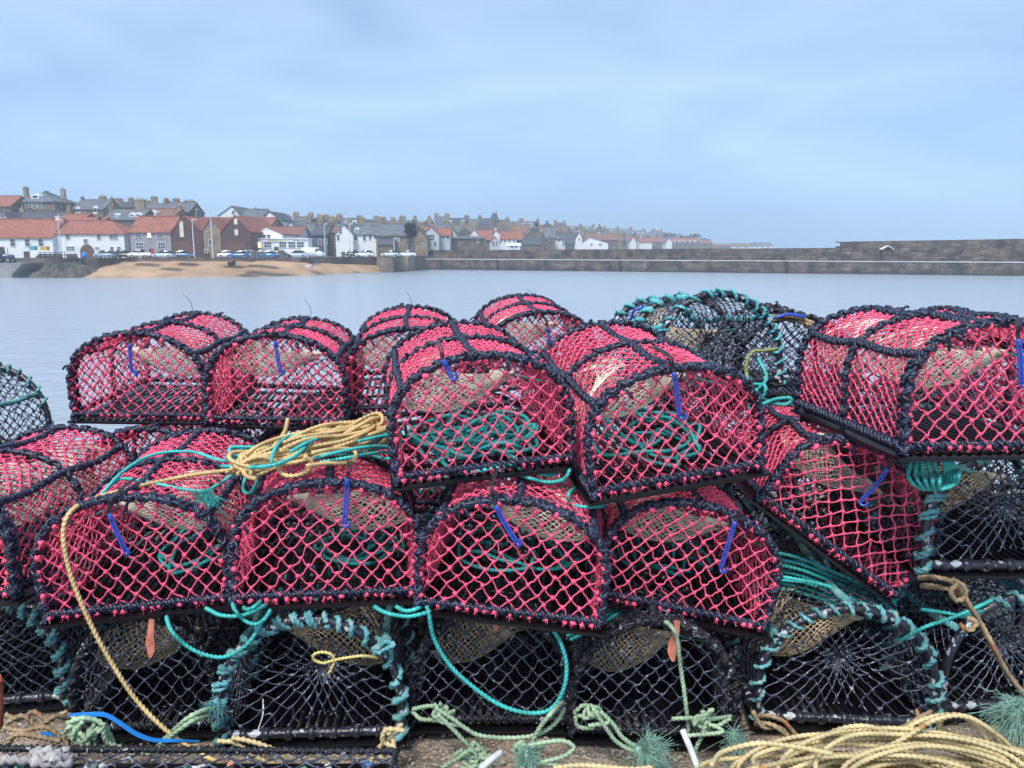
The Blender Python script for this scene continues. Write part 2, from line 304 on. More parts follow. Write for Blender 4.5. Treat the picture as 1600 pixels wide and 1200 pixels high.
for (x0, y0), (x1, y1) in zip(P0, P0[1:]):
    v = [[x0, y0, -4.5], [x1, y1, -4.5], [x1, y1, -.27], [x0, y0, -.27], [x0, y0+.6, -.27], [x1, y1+.6, -.27]]; seaw.add(v, [[0, 1, 2, 3], [3, 2, 5, 4]])
struct('sea_wall', seaw, HARB)
# stone slip and rock mound at the left
ROCK = M('shore_rock', (.09, .075, .06), .85, .5, .5, .8, 3, fleck=((.10, .12, .05), .8, .6))
def mound(name, cx, cy, rx, ry, h, z0, seed, mat):
    r = np.random.default_rng(seed); U, Vv = np.meshgrid(np.linspace(0, 1, 16), np.linspace(0, 2*PI, 60)); X = cx+rx*U*np.cos(Vv); Y = cy+ry*U*np.sin(Vv)
    Zz = z0+h*np.clip(1-U**2.2, 0, 1)*(1+.3*np.sin(X*1.9+seed)*np.sin(Y*2.3))+h*.14*r.uniform(-1, 1, X.shape)*(U < .97)
    i = np.arange(X.size).reshape(X.shape); f = np.stack([i[:-1, :-1], i[:-1, 1:], i[1:, 1:], i[1:, :-1]], -1).reshape(-1, 4); return struct(name, G().add(np.stack([X, Y, Zz], -1).reshape(-1, 3), f), mat)
mound('rock_mound', S(97, 138), 139, 6.9, 6, 2.5, -4.0, 3, ROCK)
mound('rock_shelf', S(190, 148), 147.5, 9, 3, 1.3, -2.6, 8, ROCK)
CONC = M('slip_concrete', (.26, .25, .24), .7, .2, .6, .3, 5)
struct('concrete_slip', G().prism([(S(-120, 140), -4.6), (S(42, 140), -4.6), (S(42, 140), -2.9), (S(60, 140), -1.0), (S(-120, 140), -1.0)], 135, 146.5), CONC)
# harbour pier: lower quay wall with a pale kerb line, upper parapet wall with a step up at the right
PIERST = brickmat('pier_stone', (.068, .056, .055), (.15, .115, .092), (.07, .055, .045), 1.3, .45, zdark=(-3.2, -1.9, (.03, .028, .032)), patch=.7, msize=.05, ps=.8)
PIERUP = brickmat('parapet_stone', (.08, .066, .06), (.18, .138, .105), (.06, .05, .045), 1.2, .4, patch=.7, msize=.05, ps=.8)
KERB = M('pale_kerb', (.58, .57, .56), .7, .15, .4)
pA = (S(655, 190), 190.); pB = (S(1680, 142), 142.)     # line of the pier face
def pierpt(t, off=0):
    dx, dy = pB[0]-pA[0], pB[1]-pA[1]; L = math.hypot(dx, dy); return (pA[0]+dx*t-dy/L*off, pA[1]+dy*t+dx/L*off)
def wallseg(t0, t1, o0, o1, z0, z1, g, cuts=40):
    ts = np.linspace(t0, t1, cuts)
    zz1 = z1 if callable(z1) else (lambda t_: z1)
    for a_, b_ in zip(ts, ts[1:]):
        c = [pierpt(a_, o0), pierpt(b_, o0), pierpt(b_, o1), pierpt(a_, o1)]; v = [[*p, z0] for p in c]+[[*c[0], zz1(a_)], [*c[1], zz1(b_)], [*c[2], zz1(b_)], [*c[3], zz1(a_)]]
        g.add(v, [[0, 1, 5, 4], [4, 5, 6, 7], [2, 3, 7, 6]])
    for a_ in (t0, t1):
        c = [pierpt(a_, o0), pierpt(a_, o1)]; g.add([[*c[0], z0], [*c[1], z0], [*c[1], zz1(a_)], [*c[0], zz1(a_)]], [[0, 1, 2, 3]])
def t_of(px):
    ts = np.linspace(0, 1, 800); q = np.array([pierpt(t_) for t_ in ts]); pp = 800+q[:, 0]/(q[:, 1]*math.cos(PITCH))*FPX; return float(np.interp(px, pp, ts))
tS = t_of(1306)
g = G(); wallseg(0, 1, 0, 14, -5, -1.12, g); pr = emp('pier_quay', (0, 0, 0), label='long dark stone harbour pier rising straight from the water', cat='pier')
ob('wall', g.mesh('wall', PIERST, False), pr)
g = G(); wallseg(0, 1, -.08, .8, -1.118, -.97, g); ob('kerb', g.mesh('kerb', KERB, False), pr)
g = G(); wallseg(0, tS, 5, 6.4, -1.12, lambda t_: .85+.55*t_/tS, g); wallseg(tS, tS+.006, 5, 6.4, -1.12, 1.9, g, 3); wallseg(tS+.006, 1, 5, 6.8, -1.12, lambda t_: 2.6+.55*(t_-tS)/(1-tS), g)
pw = emp('parapet_wall', (0, 0, 0), label='stone parapet wall on the pier, stepping up higher at the right', cat='wall'); ob('wall', g.mesh('wall', PIERUP, False), pw)
g = G()
rng = np.random.default_rng(2)
for t_ in np.linspace(0, 1, 240):
    z = .85+.55*t_/tS if t_ < tS else 2.6+.55*(t_-tS)/(1-tS)
    q = pierpt(t_, 5.8); g.box((q[0], q[1], z+.06), (.55, 1.5, .12+rng.uniform(0, .1)))
ob('coping', g.mesh('coping', PIERUP, False), pw)
for i, px in enumerate((1231, 970, 778, 690)):    # ladders on the quay face
    q = pierpt(t_of(px), -.12); g = G()
    for dx in (-.25, .25): g.box((q[0]+dx, q[1], -2.3), (.12, .12, 2.5))
    for k in range(7): g.box((q[0], q[1], -3.3+k*.35), (.5, .06, .07))
    ob('quay_ladder', g.mesh('quay_ladder', BLACKSTEEL, False), label='dark iron ladder on the pier face, %s from the left' % ['fourth', 'third', 'second', 'first'][i], cat='ladder', group='iron ladders on the pier')
for i, (px, wd) in enumerate(((1388, 1.2), (1443, .8), (1060, .5), (948, .6), (832, .5))):
    q = pierpt(t_of(px), 2); g = G().prism([(-wd/2, -.01), (wd/2, -.01), (wd*.45, .5), (wd*.2, .8), (-wd*.25, .75), (-wd*.46, .45)], -.4, .4); g.v[-1] = g.v[-1]; g.v = [v+np.array([q[0], q[1], -1.12]) for v in g.v]
    ob('stone_block', g.mesh('stone_block', HARB, False), label=['weathered block below the pier shelter', 'small dark block on the pier right of the shelter', 'dark mooring block midway along the pier', 'dark lump on the pier left of centre', 'small dark block on the pier nearest the town'][i], cat='block')
# shelter (white little gable roof) on the parapet
q = pierpt(t_of(1388), 4.6); sh = emp('pier_shelter', (q[0], q[1], -1.12), label='tiny white gabled shelter against the high pier wall', cat='shelter')
ob('wall', G().box((0, 0, 1.2), (1.5, .8, 2.4)).mesh('wall', PIERUP, False), sh)
ob('roof', G().prism([(-1.2, 2.3), (0, 2.95), (1.2, 2.3), (1.2, 2.45), (0, 3.12), (-1.2, 2.45)], -.6, .5).mesh('roof', M('white_paint', (.75, .76, .76), .7, .08), False), sh)

# ================================================================== BUILDINGS
def wallmat(name, col, v=.12, sc=.5): return M(name, col, .85, v, sc, .3, 6)
WHITE = wallmat('white_harling', (.78, .79, .80), .07); CREAM = wallmat('cream_render', (.70, .64, .50), .1); LILAC = wallmat('grey_harling', (.33, .31, .33)); GREYW = wallmat('pale_grey_render', (.50, .52, .55), .1)
STONE = brickmat('house_stone', (.24, .19, .14), (.33, .26, .18), (.15, .13, .11), .8, .35, patch=.45); STONED = brickmat('dark_house_stone', (.15, .12, .10), (.22, .17, .13), (.09, .08, .07), .8, .35, patch=.45)
BROWN = M('brown_boards', (.095, .05, .045), .7, .25, 2, .5, 9, stretch=(6, 6, .3)); DKGREY = wallmat('dark_render', (.10, .10, .12))
PANTILE = brickmat('red_pantile', (.30, .12, .085), (.37, .155, .11), (.25, .07, .04), .28, .36, patch=.3, msize=.03); SLATE = brickmat('grey_slate', (.13, .14, .165), (.18, .19, .215), (.08, .085, .1), .4, .3, patch=.3, msize=.02); SLATED = brickmat('dark_slate', (.075, .08, .10), (.11, .115, .14), (.05, .05, .06), .4, .3, patch=.3); BROWNTILE = brickmat('brown_tile', (.22, .11, .08), (.28, .14, .10), (.14, .08, .06), .3, .3, patch=.3)
WFRAME = M('window_paint', (.72, .73, .74), .6, .05); GLASS = M('window_glass', (.05, .06, .08), .12, .3, 1.5); LIT = M('lit_window', (.9, .7, .35), .5, .1, 3, emit=((1, .72, .35), .9)); DOORM = M('door_paint', (.06, .04, .05), .5, .2, 4); BRDOOR = M('brown_door', (.13, .07, .05), .7, .2, 3); POT = M('chimney_pot', (.45, .33, .2), .8, .3, 2)
CHIM = STONE
RN = np.random.default_rng(11)
def window(parent, x, y, z, wd, h, lit=False, frame=True, mull=1):
    if frame:
        g = G(); b_ = .09
        g.box((x, y-.04, z+h/2+b_/2), (wd+2*b_, .1, b_)).box((x, y-.06, z-h/2-b_/2), (wd+2*b_+.06, .16, b_))
        for s_ in (-1, 1): g.box((x+s_*(wd/2+b_/2), y-.04, z), (b_, .1, h-.002))
        if wd > .5: g.box((x, y-.03, z), (wd-.004, .04, .07))
        for k in range(mull): 
            if wd > 1.0: g.box((x-wd/2+wd*(k+1)/(mull+1), y-.034, z), (.06, .04, h-.004))
        f = ob('window', g.mesh('window', WFRAME, False), parent)
        ob('pane', G().box((x, y-.005, z), (wd, .03, h)).mesh('pane', LIT if lit else GLASS, False), f)
    else: ob('window', G().box((x, y-.02, z), (wd, .06, h)).mesh('window', LIT if lit else GLASS, False), parent)
def door(parent, x, y, z0, wd, h, m=None): ob('door', G().box((x, y-.03, z0+h/2), (wd, .08, h)).mesh('door', m or DOORM, False), parent)
def chimney(parent, x, y, z0, h, wd=1.1, dp=.7, m=None, pots=3):
    c = ob('chimney', G().box((x, y, z0+h/2-.5), (wd, dp, h+1)).box((x, y, z0+h+.08), (wd+.16, dp+.16, .16)).mesh('chimney', m or CHIM, False), parent)
    g = G()
    for k in range(pots):
        xx = x+(k-(pots-1)/2)*wd/(pots+.3); g.tubes([[[xx, y, z0+h+.1], [xx, y, z0+h+.35], [xx, y, z0+h+.6]]], [.13, .11, .13], 6, caps=True, ref=np.array([1., 0, 0]))
    if pots: ob('chimney_pots', g.mesh('chimney_pots', POT, False), c)
def house(label, px0, px1, pe, pr, y, dp=7, base=-.35, wall=None, roof=None, kind='eave', hip=(0, 0), wins=(), doors=(), chims=(), cat='house', name=None, group=None, frames=True, ridgepx=None, bury=4, sky=()):
    # px0..px1, eave row, ridge row are measured at the front wall's distance y; everything is metres from there on
    wall = wall or WHITE; roof = roof or PANTILE
    x0, x1 = S(px0, y), S(px1, y); cx = (x0+x1)/2; ze = Z(pe, y)
    e = emp(name or 'house', (cx, y, base), label=label, cat=cat, group=group); a, b_ = x0-cx, x1-cx; ze -= base
    if kind == 'eave':
        zr = Z(pr, y+dp/2)-base; ov = .25; g = G().box(((a+b_)/2, dp/2, (ze-bury)/2), (b_-a, dp, ze+bury))
        if hip == (0, 0):
            for xx in (a, b_-.3): g.prism([(0, ze), (dp, ze), (dp/2, zr-.12)], xx, xx+.3, axis='x')
        ob('wall', g.mesh('wall', wall, False), e)
        hl, hr = hip; ra, rb = a-ov+hl*(dp/2), b_+ov-hr*(dp/2); sl = (zr-ze)/(dp/2); yo = -.3; zo = ze+sl*yo
        v = np.array([[a-ov, yo, zo], [b_+ov, yo, zo], [rb, dp/2, zr], [ra, dp/2, zr], [a-ov, dp-yo, zo], [b_+ov, dp-yo, zo]]); v2 = v-[0, 0, .18]
        f = [[0, 1, 2, 3], [5, 4, 3, 2]]; g = G().add(v, f).add(v2, [[3, 2, 1, 0], [2, 3, 4, 5]]); q = np.r_[v, v2]
        g.add(q, [[6, 7, 1, 0], [11, 10, 4, 5], [1, 7, 8, 2], [2, 8, 11, 5], [0, 3, 9, 6], [3, 4, 10, 9]])
        g.add(q, [[1, 5, 2], [4, 0, 3]] if hl or hr else [[1, 7, 8]])
        g.box(((ra+rb)/2, dp/2, zr+.03), (rb-ra-.01, .35, .16)); r = ob('roof', g.mesh('roof', roof, False), e)
    else:
        zr = Z(pr, y)-base; rx = (a+b_)/2 if ridgepx is None else S(ridgepx, y)-cx
        ob('wall', G().prism([(a, -bury), (b_, -bury), (b_, ze), (rx, zr), (a, ze)], 0, dp).mesh('wall', wall, False), e)
        ov = .3; dl = np.array([a-rx, ze-zr]); dr = np.array([b_-rx, ze-zr]); dl = dl/np.linalg.norm(dl); dr = dr/np.linalg.norm(dr)
        L = np.array([a, ze])+dl*ov; Rr = np.array([b_, ze])+dr*ov; g = G()
        g.prism([tuple(L), tuple(L+[0, .2]), (rx, zr+.2), (rx, zr+.004)], -.18, dp+.18).prism([tuple(Rr), (rx, zr+.005), (rx, zr+.201), tuple(Rr+[0, .2])], -.18, dp+.18); r = ob('roof', g.mesh('roof', roof, False), e)
    for t_ in wins:
        wx, wy, ww, wh = t_[:4]; o_ = t_[4] if len(t_) > 4 else ''
        window(e, S(wx, y)-cx, 0, Z(wy, y)-base, ww/FPX*y, wh/FPX*y, 'L' in o_, frames, 2 if ww > 9 else 1)
    for t_ in doors: door(e, S(t_[0], y)-cx, 0, -.0+max(0, Z(t_[1], y)-base), t_[2]/FPX*y, t_[3]/FPX*y, t_[4] if len(t_) > 4 else None)
    for t_ in chims: # (px, row of the top, width px)
        cxm = S(t_[0], y)-cx; zt = Z(t_[1], y)-base; yy = dp/2 if kind == 'eave' else min(dp*.5, 4)
        wd = t_[2]/FPX*y; chimney(e, cxm, yy, zr-.7 if kind == 'eave' else zr-1.2, max(.6, zt-(zr-.7 if kind == 'eave' else zr-1.2)), wd, .8, t_[3] if len(t_) > 3 else None, max(1, int(wd/.45)))
    for t_ in sky: # skylights / dormers at (px, row, w, h)
        sx = S(t_[0], y)-cx; zz = Z(t_[1], y)-base; wd = t_[2]/FPX*y; h = t_[3]/FPX*y; yd = max(.2, (zz-h/2-ze)/((zr-ze)/(dp/2))) if kind == 'eave' else 1
        dm = ob('dormer', G().prism([(sx-wd/2, zz-h/2-.3), (sx+wd/2, zz-h/2-.3), (sx+wd/2, zz+h/2), (sx, zz+h/2+.4), (sx-wd/2, zz+h/2)], yd-.25, yd+2.2).mesh('dormer', WHITE, False), e)
        ob('pane', G().box((sx, yd-.27, zz), (wd*.6, .05, h*.7)).mesh('pane', GLASS, False), dm)
    return e, cx, y, base
# ---- front row along the promenade
house('white house with red pantile roof at the far left', -34, 83, 369, 342, 152, 9, wins=[(-12, 379, 7, 10), (21, 379, 7, 10), (44, 379, 7, 10), (65, 379, 7, 10)], doors=[(41, 403, 9, 10)], chims=[(75, 338, 6, WHITE)])
e, cx, y, base = house('long white house with a brown arched doorway', 87, 195, 363.5, 345, 153, 9, hip=(0, 1), wins=[(108, 370, 6, 6), (135, 377, 6, 6), (156, 370, 6, 6), (179, 370, 12, 6), (110, 388, 12, 5), (152, 388, 6, 3), (175, 389, 5, 6), (186, 389, 5, 6)])
an = [(math.cos(a_)*1.35, 1.2+math.sin(a_)*1.3) for a_ in np.linspace(0, PI, 12)]
ar = ob('arched_door', G().prism([(-1.35, 0), (1.35, 0)]+an, -.06, .05).mesh('arched_door', BRDOOR, False), e); ar.location = (S(136, y)-cx, 0, 0)
house('grey harled two storey house with one lit window', 205, 268, 361, 338, 153, 9, wall=LILAC, wins=[(218, 367, 10, 8), (235, 367, 5, 8, 'L'), (252, 367, 10, 8), (219, 384, 11, 9), (253, 384, 11, 9)], doors=[(236, 403, 6, 14)])
e, cx, y, base = house('brown boarded boat shed with cream stripe, beside the grey house', 269, 318, 362, 339, 153, 16, wall=BROWN, kind='gable', ridgepx=293, doors=[(286, 403, 27, 24, BRDOOR)], cat='boat shed', name='boat_shed')
ob('panel', G().box((S(286, y)-cx, -.06, Z(358, y)-base), (.75, .1, 3.0)).mesh('panel', CREAM, False), e)
house('narrow stone gabled house between the two boat sheds', 319, 346, 360, 341, 152, 14, wall=STONE, kind='gable', ridgepx=332, wins=[(329, 379, 4, 8), (322, 392, 4, 4)], doors=[(313+8, 403, 5, 10)])
e, cx, y, base = house('larger brown boarded boat shed with cream panels', 347, 393, 362, 338, 151, 18, wall=BROWN, kind='gable', ridgepx=370, doors=[(368, 402, 32, 22, BRDOOR)], cat='boat shed', name='boat_shed')
for zp in (346, 363): ob('panel', G().box((S(371, y)-cx, -.06, Z(zp, y)-base), (.65, .1, 1.1)).mesh('panel', CREAM, False), e)
e, cx, y, base = house('white gabled cafe with a long low shopfront', 395, 442, 366, 354.5, 158, 12, kind='gable', ridgepx=417, wins=[(414, 370, 5, 6), (421, 370, 5, 6)], cat='cafe', name='cafe')
xa, xb = S(403, y)-cx, S(488, y)-cx; zt = Z(374, y)-base
ob('shopfront', G().box(((xa+xb)/2, -1.5, zt/2), (xb-xa, 3, zt)).box(((xa+xb)/2, -1.6, zt+.1), (xb-xa+.3, 3.4, .2)).mesh('shopfront', WHITE, False), e)
for k, px in enumerate((411, 426, 449, 463, 476)): window(e, S(px, y)-cx, -3.0, Z(382.5, y)-base, 11/FPX*y*.9, 1.05, k == 0, True, 2)
door(e, S(439, y)-cx, -3.0, 0, .9, 2.1); sgn = ob('signboard', G().box((S(440, y)-cx, -3.1, Z(376.3, y)-base), (6.6, .12, .42)).mesh('signboard', WHITE, False), e)
g = G(); r_ = np.random.default_rng(4); xx = S(428, y)-cx
while xx < S(452, y)-cx: ww = r_.uniform(.1, .2); g.box((xx, -3.17, Z(376.3, y)-base), (ww, .03, .2)); xx += ww+.08
ob('sign_lettering', g.mesh('sign_lettering', M('gold_paint', (.6, .42, .05), .5, .1), False), sgn)
F = house
F('white house with grey roof above the cafe', 345, 378, 337, 322.5, 190, 11, 4, WHITE, SLATE, 'gable', ridgepx=366, wins=[(368, 332, 4, 5)])
F('long white house with grey slate roof above the cafe', 374, 412, 339, 327, 192, 9, 4, WHITE, SLATE, wins=[(403, 342, 4, 4), (395, 342, 3, 4)], chims=[(393, 325, 4)])
F('tall white gable end house with dark roof on the slope', 410, 440, 344, 331, 186, 12, 2, WHITE, SLATED, 'gable', ridgepx=424, wins=[(421, 343, 4, 6), (434, 354, 5, 5, 'L')])
F('white gabled house with grey roof behind the car park', 442, 474, 362, 348, 178, 12, -.3, WHITE, SLATE, 'gable', ridgepx=455, wins=[(478-6, 366, 3, 6)], chims=[(452, 352, 3)])
F('slate roofed house with two pale windows', 470, 487, 363, 350, 180, 8, -.3, GREYW, SLATE, wins=[(475, 367, 4, 7), (481, 367, 4, 7)])
F('dark rendered house beside the lane', 488, 512, 366, 352, 176, 9, -.3, DKGREY, SLATED, wins=[(500, 378, 4, 8), (509, 378, 4, 8)], chims=[(494, 351, 3)])
F('brown roofed cottage beside the white gables', 509, 526, 362, 354, 178, 8, -.3, STONED, BROWNTILE, wins=[(516, 372, 4, 6)])
F('tall white gable with two small windows', 525, 552, 366, 351.5, 172, 10, -.3, WHITE, SLATE, 'gable', ridgepx=538, wins=[(533, 361, 4, 7), (529, 371, 4, 7)])
F('white house with grey roof and skylights', 552, 591, 365, 352, 174, 9, -.3, WHITE, SLATE, wins=[(557, 372, 5, 6), (570, 370, 4, 10), (579, 370, 3, 8), (587, 369, 4, 6)], sky=[(557, 360, 6, 4)])
F('low stone store with broad grey roof', 588, 637, 367, 350, 172, 13, -.3, STONE, SLATE, wins=[(622, 375, 4, 5)], doors=[(600, 392, 5, 12)])
F('small slate roofed shed in front of the stone store', 591, 613, 381, 373, 166, 6, -.3, STONED, SLATED, cat='shed', name='shed')
F('rugged stone gable house at the end of the road', 643, 668, 372, 357, 192, 10, -.5, STONE, SLATED, 'gable', ridgepx=655, wins=[(650, 368, 3, 5), (660, 383, 3, 5)])
F('pale grey gabled house with balcony window', 661, 686, 366, 354.5, 196, 10, -.5, GREYW, PANTILE, 'gable', ridgepx=674, wins=[(674, 371, 10, 8), (671, 381, 3, 6), (680, 381, 5, 5)])
F('grey house with red roof beside the balcony gable', 685, 703, 367, 356, 199, 8, -.5, GREYW, PANTILE, wins=[(693, 371, 3, 5), (700, 371, 3, 5)])
F('flat walled stone warehouse behind the pier', 706, 755, 372, 370, 205, 10, -.5, STONED, SLATE, wins=[(747, 377, 2, 5)], cat='warehouse', name='warehouse')
F('white gable with red roof left of centre', 733, 750, 369, 358.5, 228, 9, 0, WHITE, PANTILE, 'gable', ridgepx=741)
F('red pantiled stone cottage behind the warehouse', 748, 768, 374, 359, 224, 9, 0, STONED, PANTILE, wins=[(757, 380, 3, 4)])
F('low gabled cottage with brown roof and glazed front', 765, 781, 379, 370, 218, 8, -.5, GREYW, BROWNTILE, 'gable', ridgepx=773, wins=[(771, 380, 4, 5), (776, 380, 3, 5)])
F('white gable end with chimney at the centre of the town', 769, 790, 371, 360, 236, 9, -.5, WHITE, PANTILE, 'gable', ridgepx=774, chims=[(774, 357, 3, WHITE)])
F('white house with bright red roof and three windows', 782, 807, 372.5, 361, 234, 9, -.5, WHITE, PANTILE, wins=[(783, 376, 2, 5), (789, 376, 2, 5), (796, 376, 2, 5), (803, 376, 2, 5)])
F('small white conservatory below the bright red roof', 793, 813, 383, 380.5, 226, 5, -.5, WHITE, WHITE, wins=[(800, 385, 4, 4), (806, 385, 4, 4)], cat='conservatory', name='conservatory')
F('dark slate roofed stone barn right of the conservatory', 816, 845, 381, 373, 238, 9, -.5, STONED, SLATED, cat='barn', name='barn')
F('tall brown stone gable house on the shore', 820, 850, 370, 356, 262, 12, 0, STONED, SLATED, 'gable', ridgepx=834)
F('narrow tall stone house with white trim', 851, 867, 371, 360, 275, 9, 0, STONED, SLATE, wins=[(858, 366, 2, 4), (858, 374, 2, 4)])
F('white two storey house with dark slate roof', 868, 899, 373, 364, 285, 9, -.4, WHITE, SLATED, wins=[(873, 374, 2, 5), (880, 374, 2, 5), (880, 381, 2, 5)])
F('slim white gable with a chimney', 899, 909, 373, 363, 284, 9, -.4, WHITE, SLATED, 'gable', ridgepx=905, chims=[(905, 361, 2, WHITE)], wins=[(905, 374, 2, 3)])
F('dark shed with slate roof between two white houses', 885, 898, 380, 374, 276, 7, -.4, DKGREY, SLATED, cat='shed', name='shed')
F('broad white gabled house by the pier wall', 908, 950, 380, 371, 300, 13, -.4, WHITE, BROWNTILE, 'gable', ridgepx=921, wins=[(924, 382, 3, 3), (938, 382, 5, 3)])
F('long brown roofed stone house behind the broad white gable', 915, 966, 374, 365, 325, 9, -.4, STONED, BROWNTILE, chims=[(945, 370, 3, WHITE)])
F('stone house with brown roof and pale end wall', 950, 972, 376, 369, 350, 8, 0, STONE, BROWNTILE, wins=[(957, 380, 3, 3)])
F('narrow white gable in the haze', 984, 994, 378, 371, 380, 8, 0, WHITE, PANTILE, 'gable', ridgepx=989)
F('white house with orange red roof in the haze', 999, 1019, 378, 371.5, 400, 9, 0, WHITE, PANTILE, chims=[(1003, 369, 2, WHITE)])
F('stone house with orange red roof in the haze', 1017, 1033, 377, 371, 402, 9, 0, STONED, PANTILE, wins=[(1023, 381, 2, 3)])
F('white gable at the start of the long red terrace', 1040, 1050, 379, 372, 425, 9, 0, WHITE, PANTILE, 'gable', ridgepx=1045)
F('long red roofed terrace with small white dormers', 1049, 1092, 378, 372, 428, 9, 0, STONED, PANTILE, sky=[(1054, 378, 3, 3), (1062, 378, 3, 3), (1069, 378, 3, 3), (1078, 378, 3, 3), (1086, 378, 3, 3)])
F('brown stone terrace end at the edge of the haze', 1092, 1112, 380, 375, 455, 9, 0, STONED, BROWNTILE)
F('low red roofed cottage at the far end of the coast', 1112, 1142, 384.5, 381, 560, 9, 0, STONED, BROWNTILE)
F('long white terrace farthest along the coast', 1143, 1176, 384.5, 380.5, 600, 10, 0, WHITE, BROWNTILE, wins=[(1152, 386, 3, 2), (1166, 386, 3, 2)])
F('white terrace with grey roof at the very end of the coast', 1176, 1207, 384, 379, 600, 10, 0, WHITE, SLATE, wins=[(1182, 386, 2, 2), (1191, 386, 2, 2), (1200, 386, 3, 2)])
# ---- the left part of the hillside
F('tall stone villa with white bay and two chimneys', 24, 92, 314, 299, 190, 12, 5, STONED, SLATE, hip=(1, 1), wins=[(44, 321, 5, 8), (54, 320, 4, 7), (61, 321, 4, 8), (69, 321, 5, 7)], sky=[(58, 307, 12, 5)], chims=[(26, 291, 6), (85, 294, 6)])
F('red roofed house at the left edge on the hill', -20, 23, 321, 306, 186, 9, 5, STONED, PANTILE, wins=[(2, 324, 4, 6)])
F('long slate roof behind the first white house', 20, 99, 341, 331, 172, 9, 3, STONED, SLATED, chims=[(17+4, 325, 6), (100-4, 323, 7)])
F('dormered cottage tucked above the first white roof', -6, 16, 340, 331, 168, 8, 2, GREYW, SLATED, 'gable', ridgepx=8, wins=[(9, 336, 6, 6)])
F('red roofed house behind the arched doorway house', 92, 128, 344, 334, 170, 9, 2, STONE, PANTILE, chims=[(115, 339, 16)])
F('low red roof above the arched doorway house', 118, 160, 346, 340, 168, 7, 1, STONE, PANTILE)
F('slate house with two white dormers on the skyline', 118, 166, 326, 312, 196, 10, 6, STONE, SLATE, chims=[(119, 307, 3), (151, 306, 10), (165, 308, 3)], sky=[(127, 329, 6, 7), (154, 328, 6, 8)])
F('slate roofed cottage with white porch lights', 166, 222, 342, 327, 172, 10, 2, STONED, SLATE, chims=[(162, 320, 8), (208, 311, 15)], sky=[(183, 337, 6, 3), (206, 336, 8, 3), (216, 336, 8, 3)])
F('slate house with paired chimneys on the left skyline', 167, 215, 323, 316, 210, 9, 7, STONED, SLATED, chims=[(178, 310, 13), (198, 309, 7)])
F('brown roofed house with a glazed white gable', 220, 275, 337, 326, 178, 9, 4, STONE, BROWNTILE, chims=[(272, 321, 7)], sky=[(239, 334, 17, 6)])
F('long slate roof on the skyline above the brown shed', 219, 262, 325, 318, 212, 9, 7, STONED, SLATE, chims=[(224, 313, 7), (235, 307, 9), (255, 313, 10)])
F('slate roofed house at the end of the left skyline', 258, 299, 330, 316, 205, 10, 6, STONED, SLATE, chims=[(252, 309, 5), (268, 310, 9), (289, 313, 15)])
F('long red roof behind the boat sheds', 300, 420, 356, 340, 170, 13, 0, STONE, PANTILE)
F('brown roof running down behind the cafe', 410, 470, 366, 354, 172, 9, 0, WHITE, BROWNTILE)
# ---- church tower and the rows of the hillside
tw = emp('church_tower', (S(773, 300), 300, 6), label='small stone tower with steep roof and two pinnacles on the skyline', cat='tower')
zz = lambda py: Z(py, 300)-6
ob('wall', G().box((0, 0, zz(346)/2-3), (3.4, 3.4, zz(346)+6)).mesh('wall', STONED, False), tw)
g = G(); h0, h1 = zz(346), zz(333); v = [[-1.9, -1.9, h0], [1.9, -1.9, h0], [1.9, 1.9, h0], [-1.9, 1.9, h0], [-.7, -.5, h1], [.7, -.5, h1], [.7, .5, h1], [-.7, .5, h1]]
g.add(v, [[0, 1, 5, 4], [1, 2, 6, 5], [2, 3, 7, 6], [3, 0, 4, 7], [4, 5, 6, 7], [3, 2, 1, 0]]); ob('roof', g.mesh('roof', SLATED, False), tw)
for s_ in (-1, 1): ob('finial', G().tubes([[[s_*.62, 0, h1-.5], [s_*.62, 0, h1+.9]]], [.16, .05], 6, caps=True, ref=np.array([1., 0, 0])).mesh('finial', SLATED, False), tw)
ORD = ['first', 'second', 'third', 'fourth', 'fifth', 'sixth', 'seventh', 'eighth', 'ninth', 'tenth', 'eleventh', 'twelfth', 'thirteenth', 'fourteenth', 'fifteenth', 'sixteenth', 'seventeenth', 'eighteenth', 'nineteenth', 'twentieth', 'twenty-first', 'twenty-second', 'twenty-third', 'twenty-fourth', 'twenty-fifth', 'twenty-sixth', 'twenty-seventh', 'twenty-eighth', 'twenty-ninth', 'thirtieth', 'thirty-first', 'thirty-second']
rr = random.Random(7)
rows = [ # name, (px range), roof-line control (px, ridge row), distance factor, house width px, red share
 ('on the skyline row', 432, 1095, [(432, 340), (520, 342), (600, 343), (640, 341), (700, 339), (730, 342), (800, 345), (850, 345), (900, 353), (960, 357), (1030, 363), (1070, 370), (1095, 375)], 1.42, 21, .05),
 ('in the second row of the hillside', 445, 1090, [(445, 346), (560, 349), (640, 347), (760, 351), (850, 354), (900, 358), (960, 362), (1030, 368), (1090, 377)], 1.27, 19, .15),
 ('in the third row of the hillside', 600, 1060, [(600, 354), (700, 357), (800, 358), (900, 363), (960, 367), (1060, 373)], 1.15, 17, .35)]
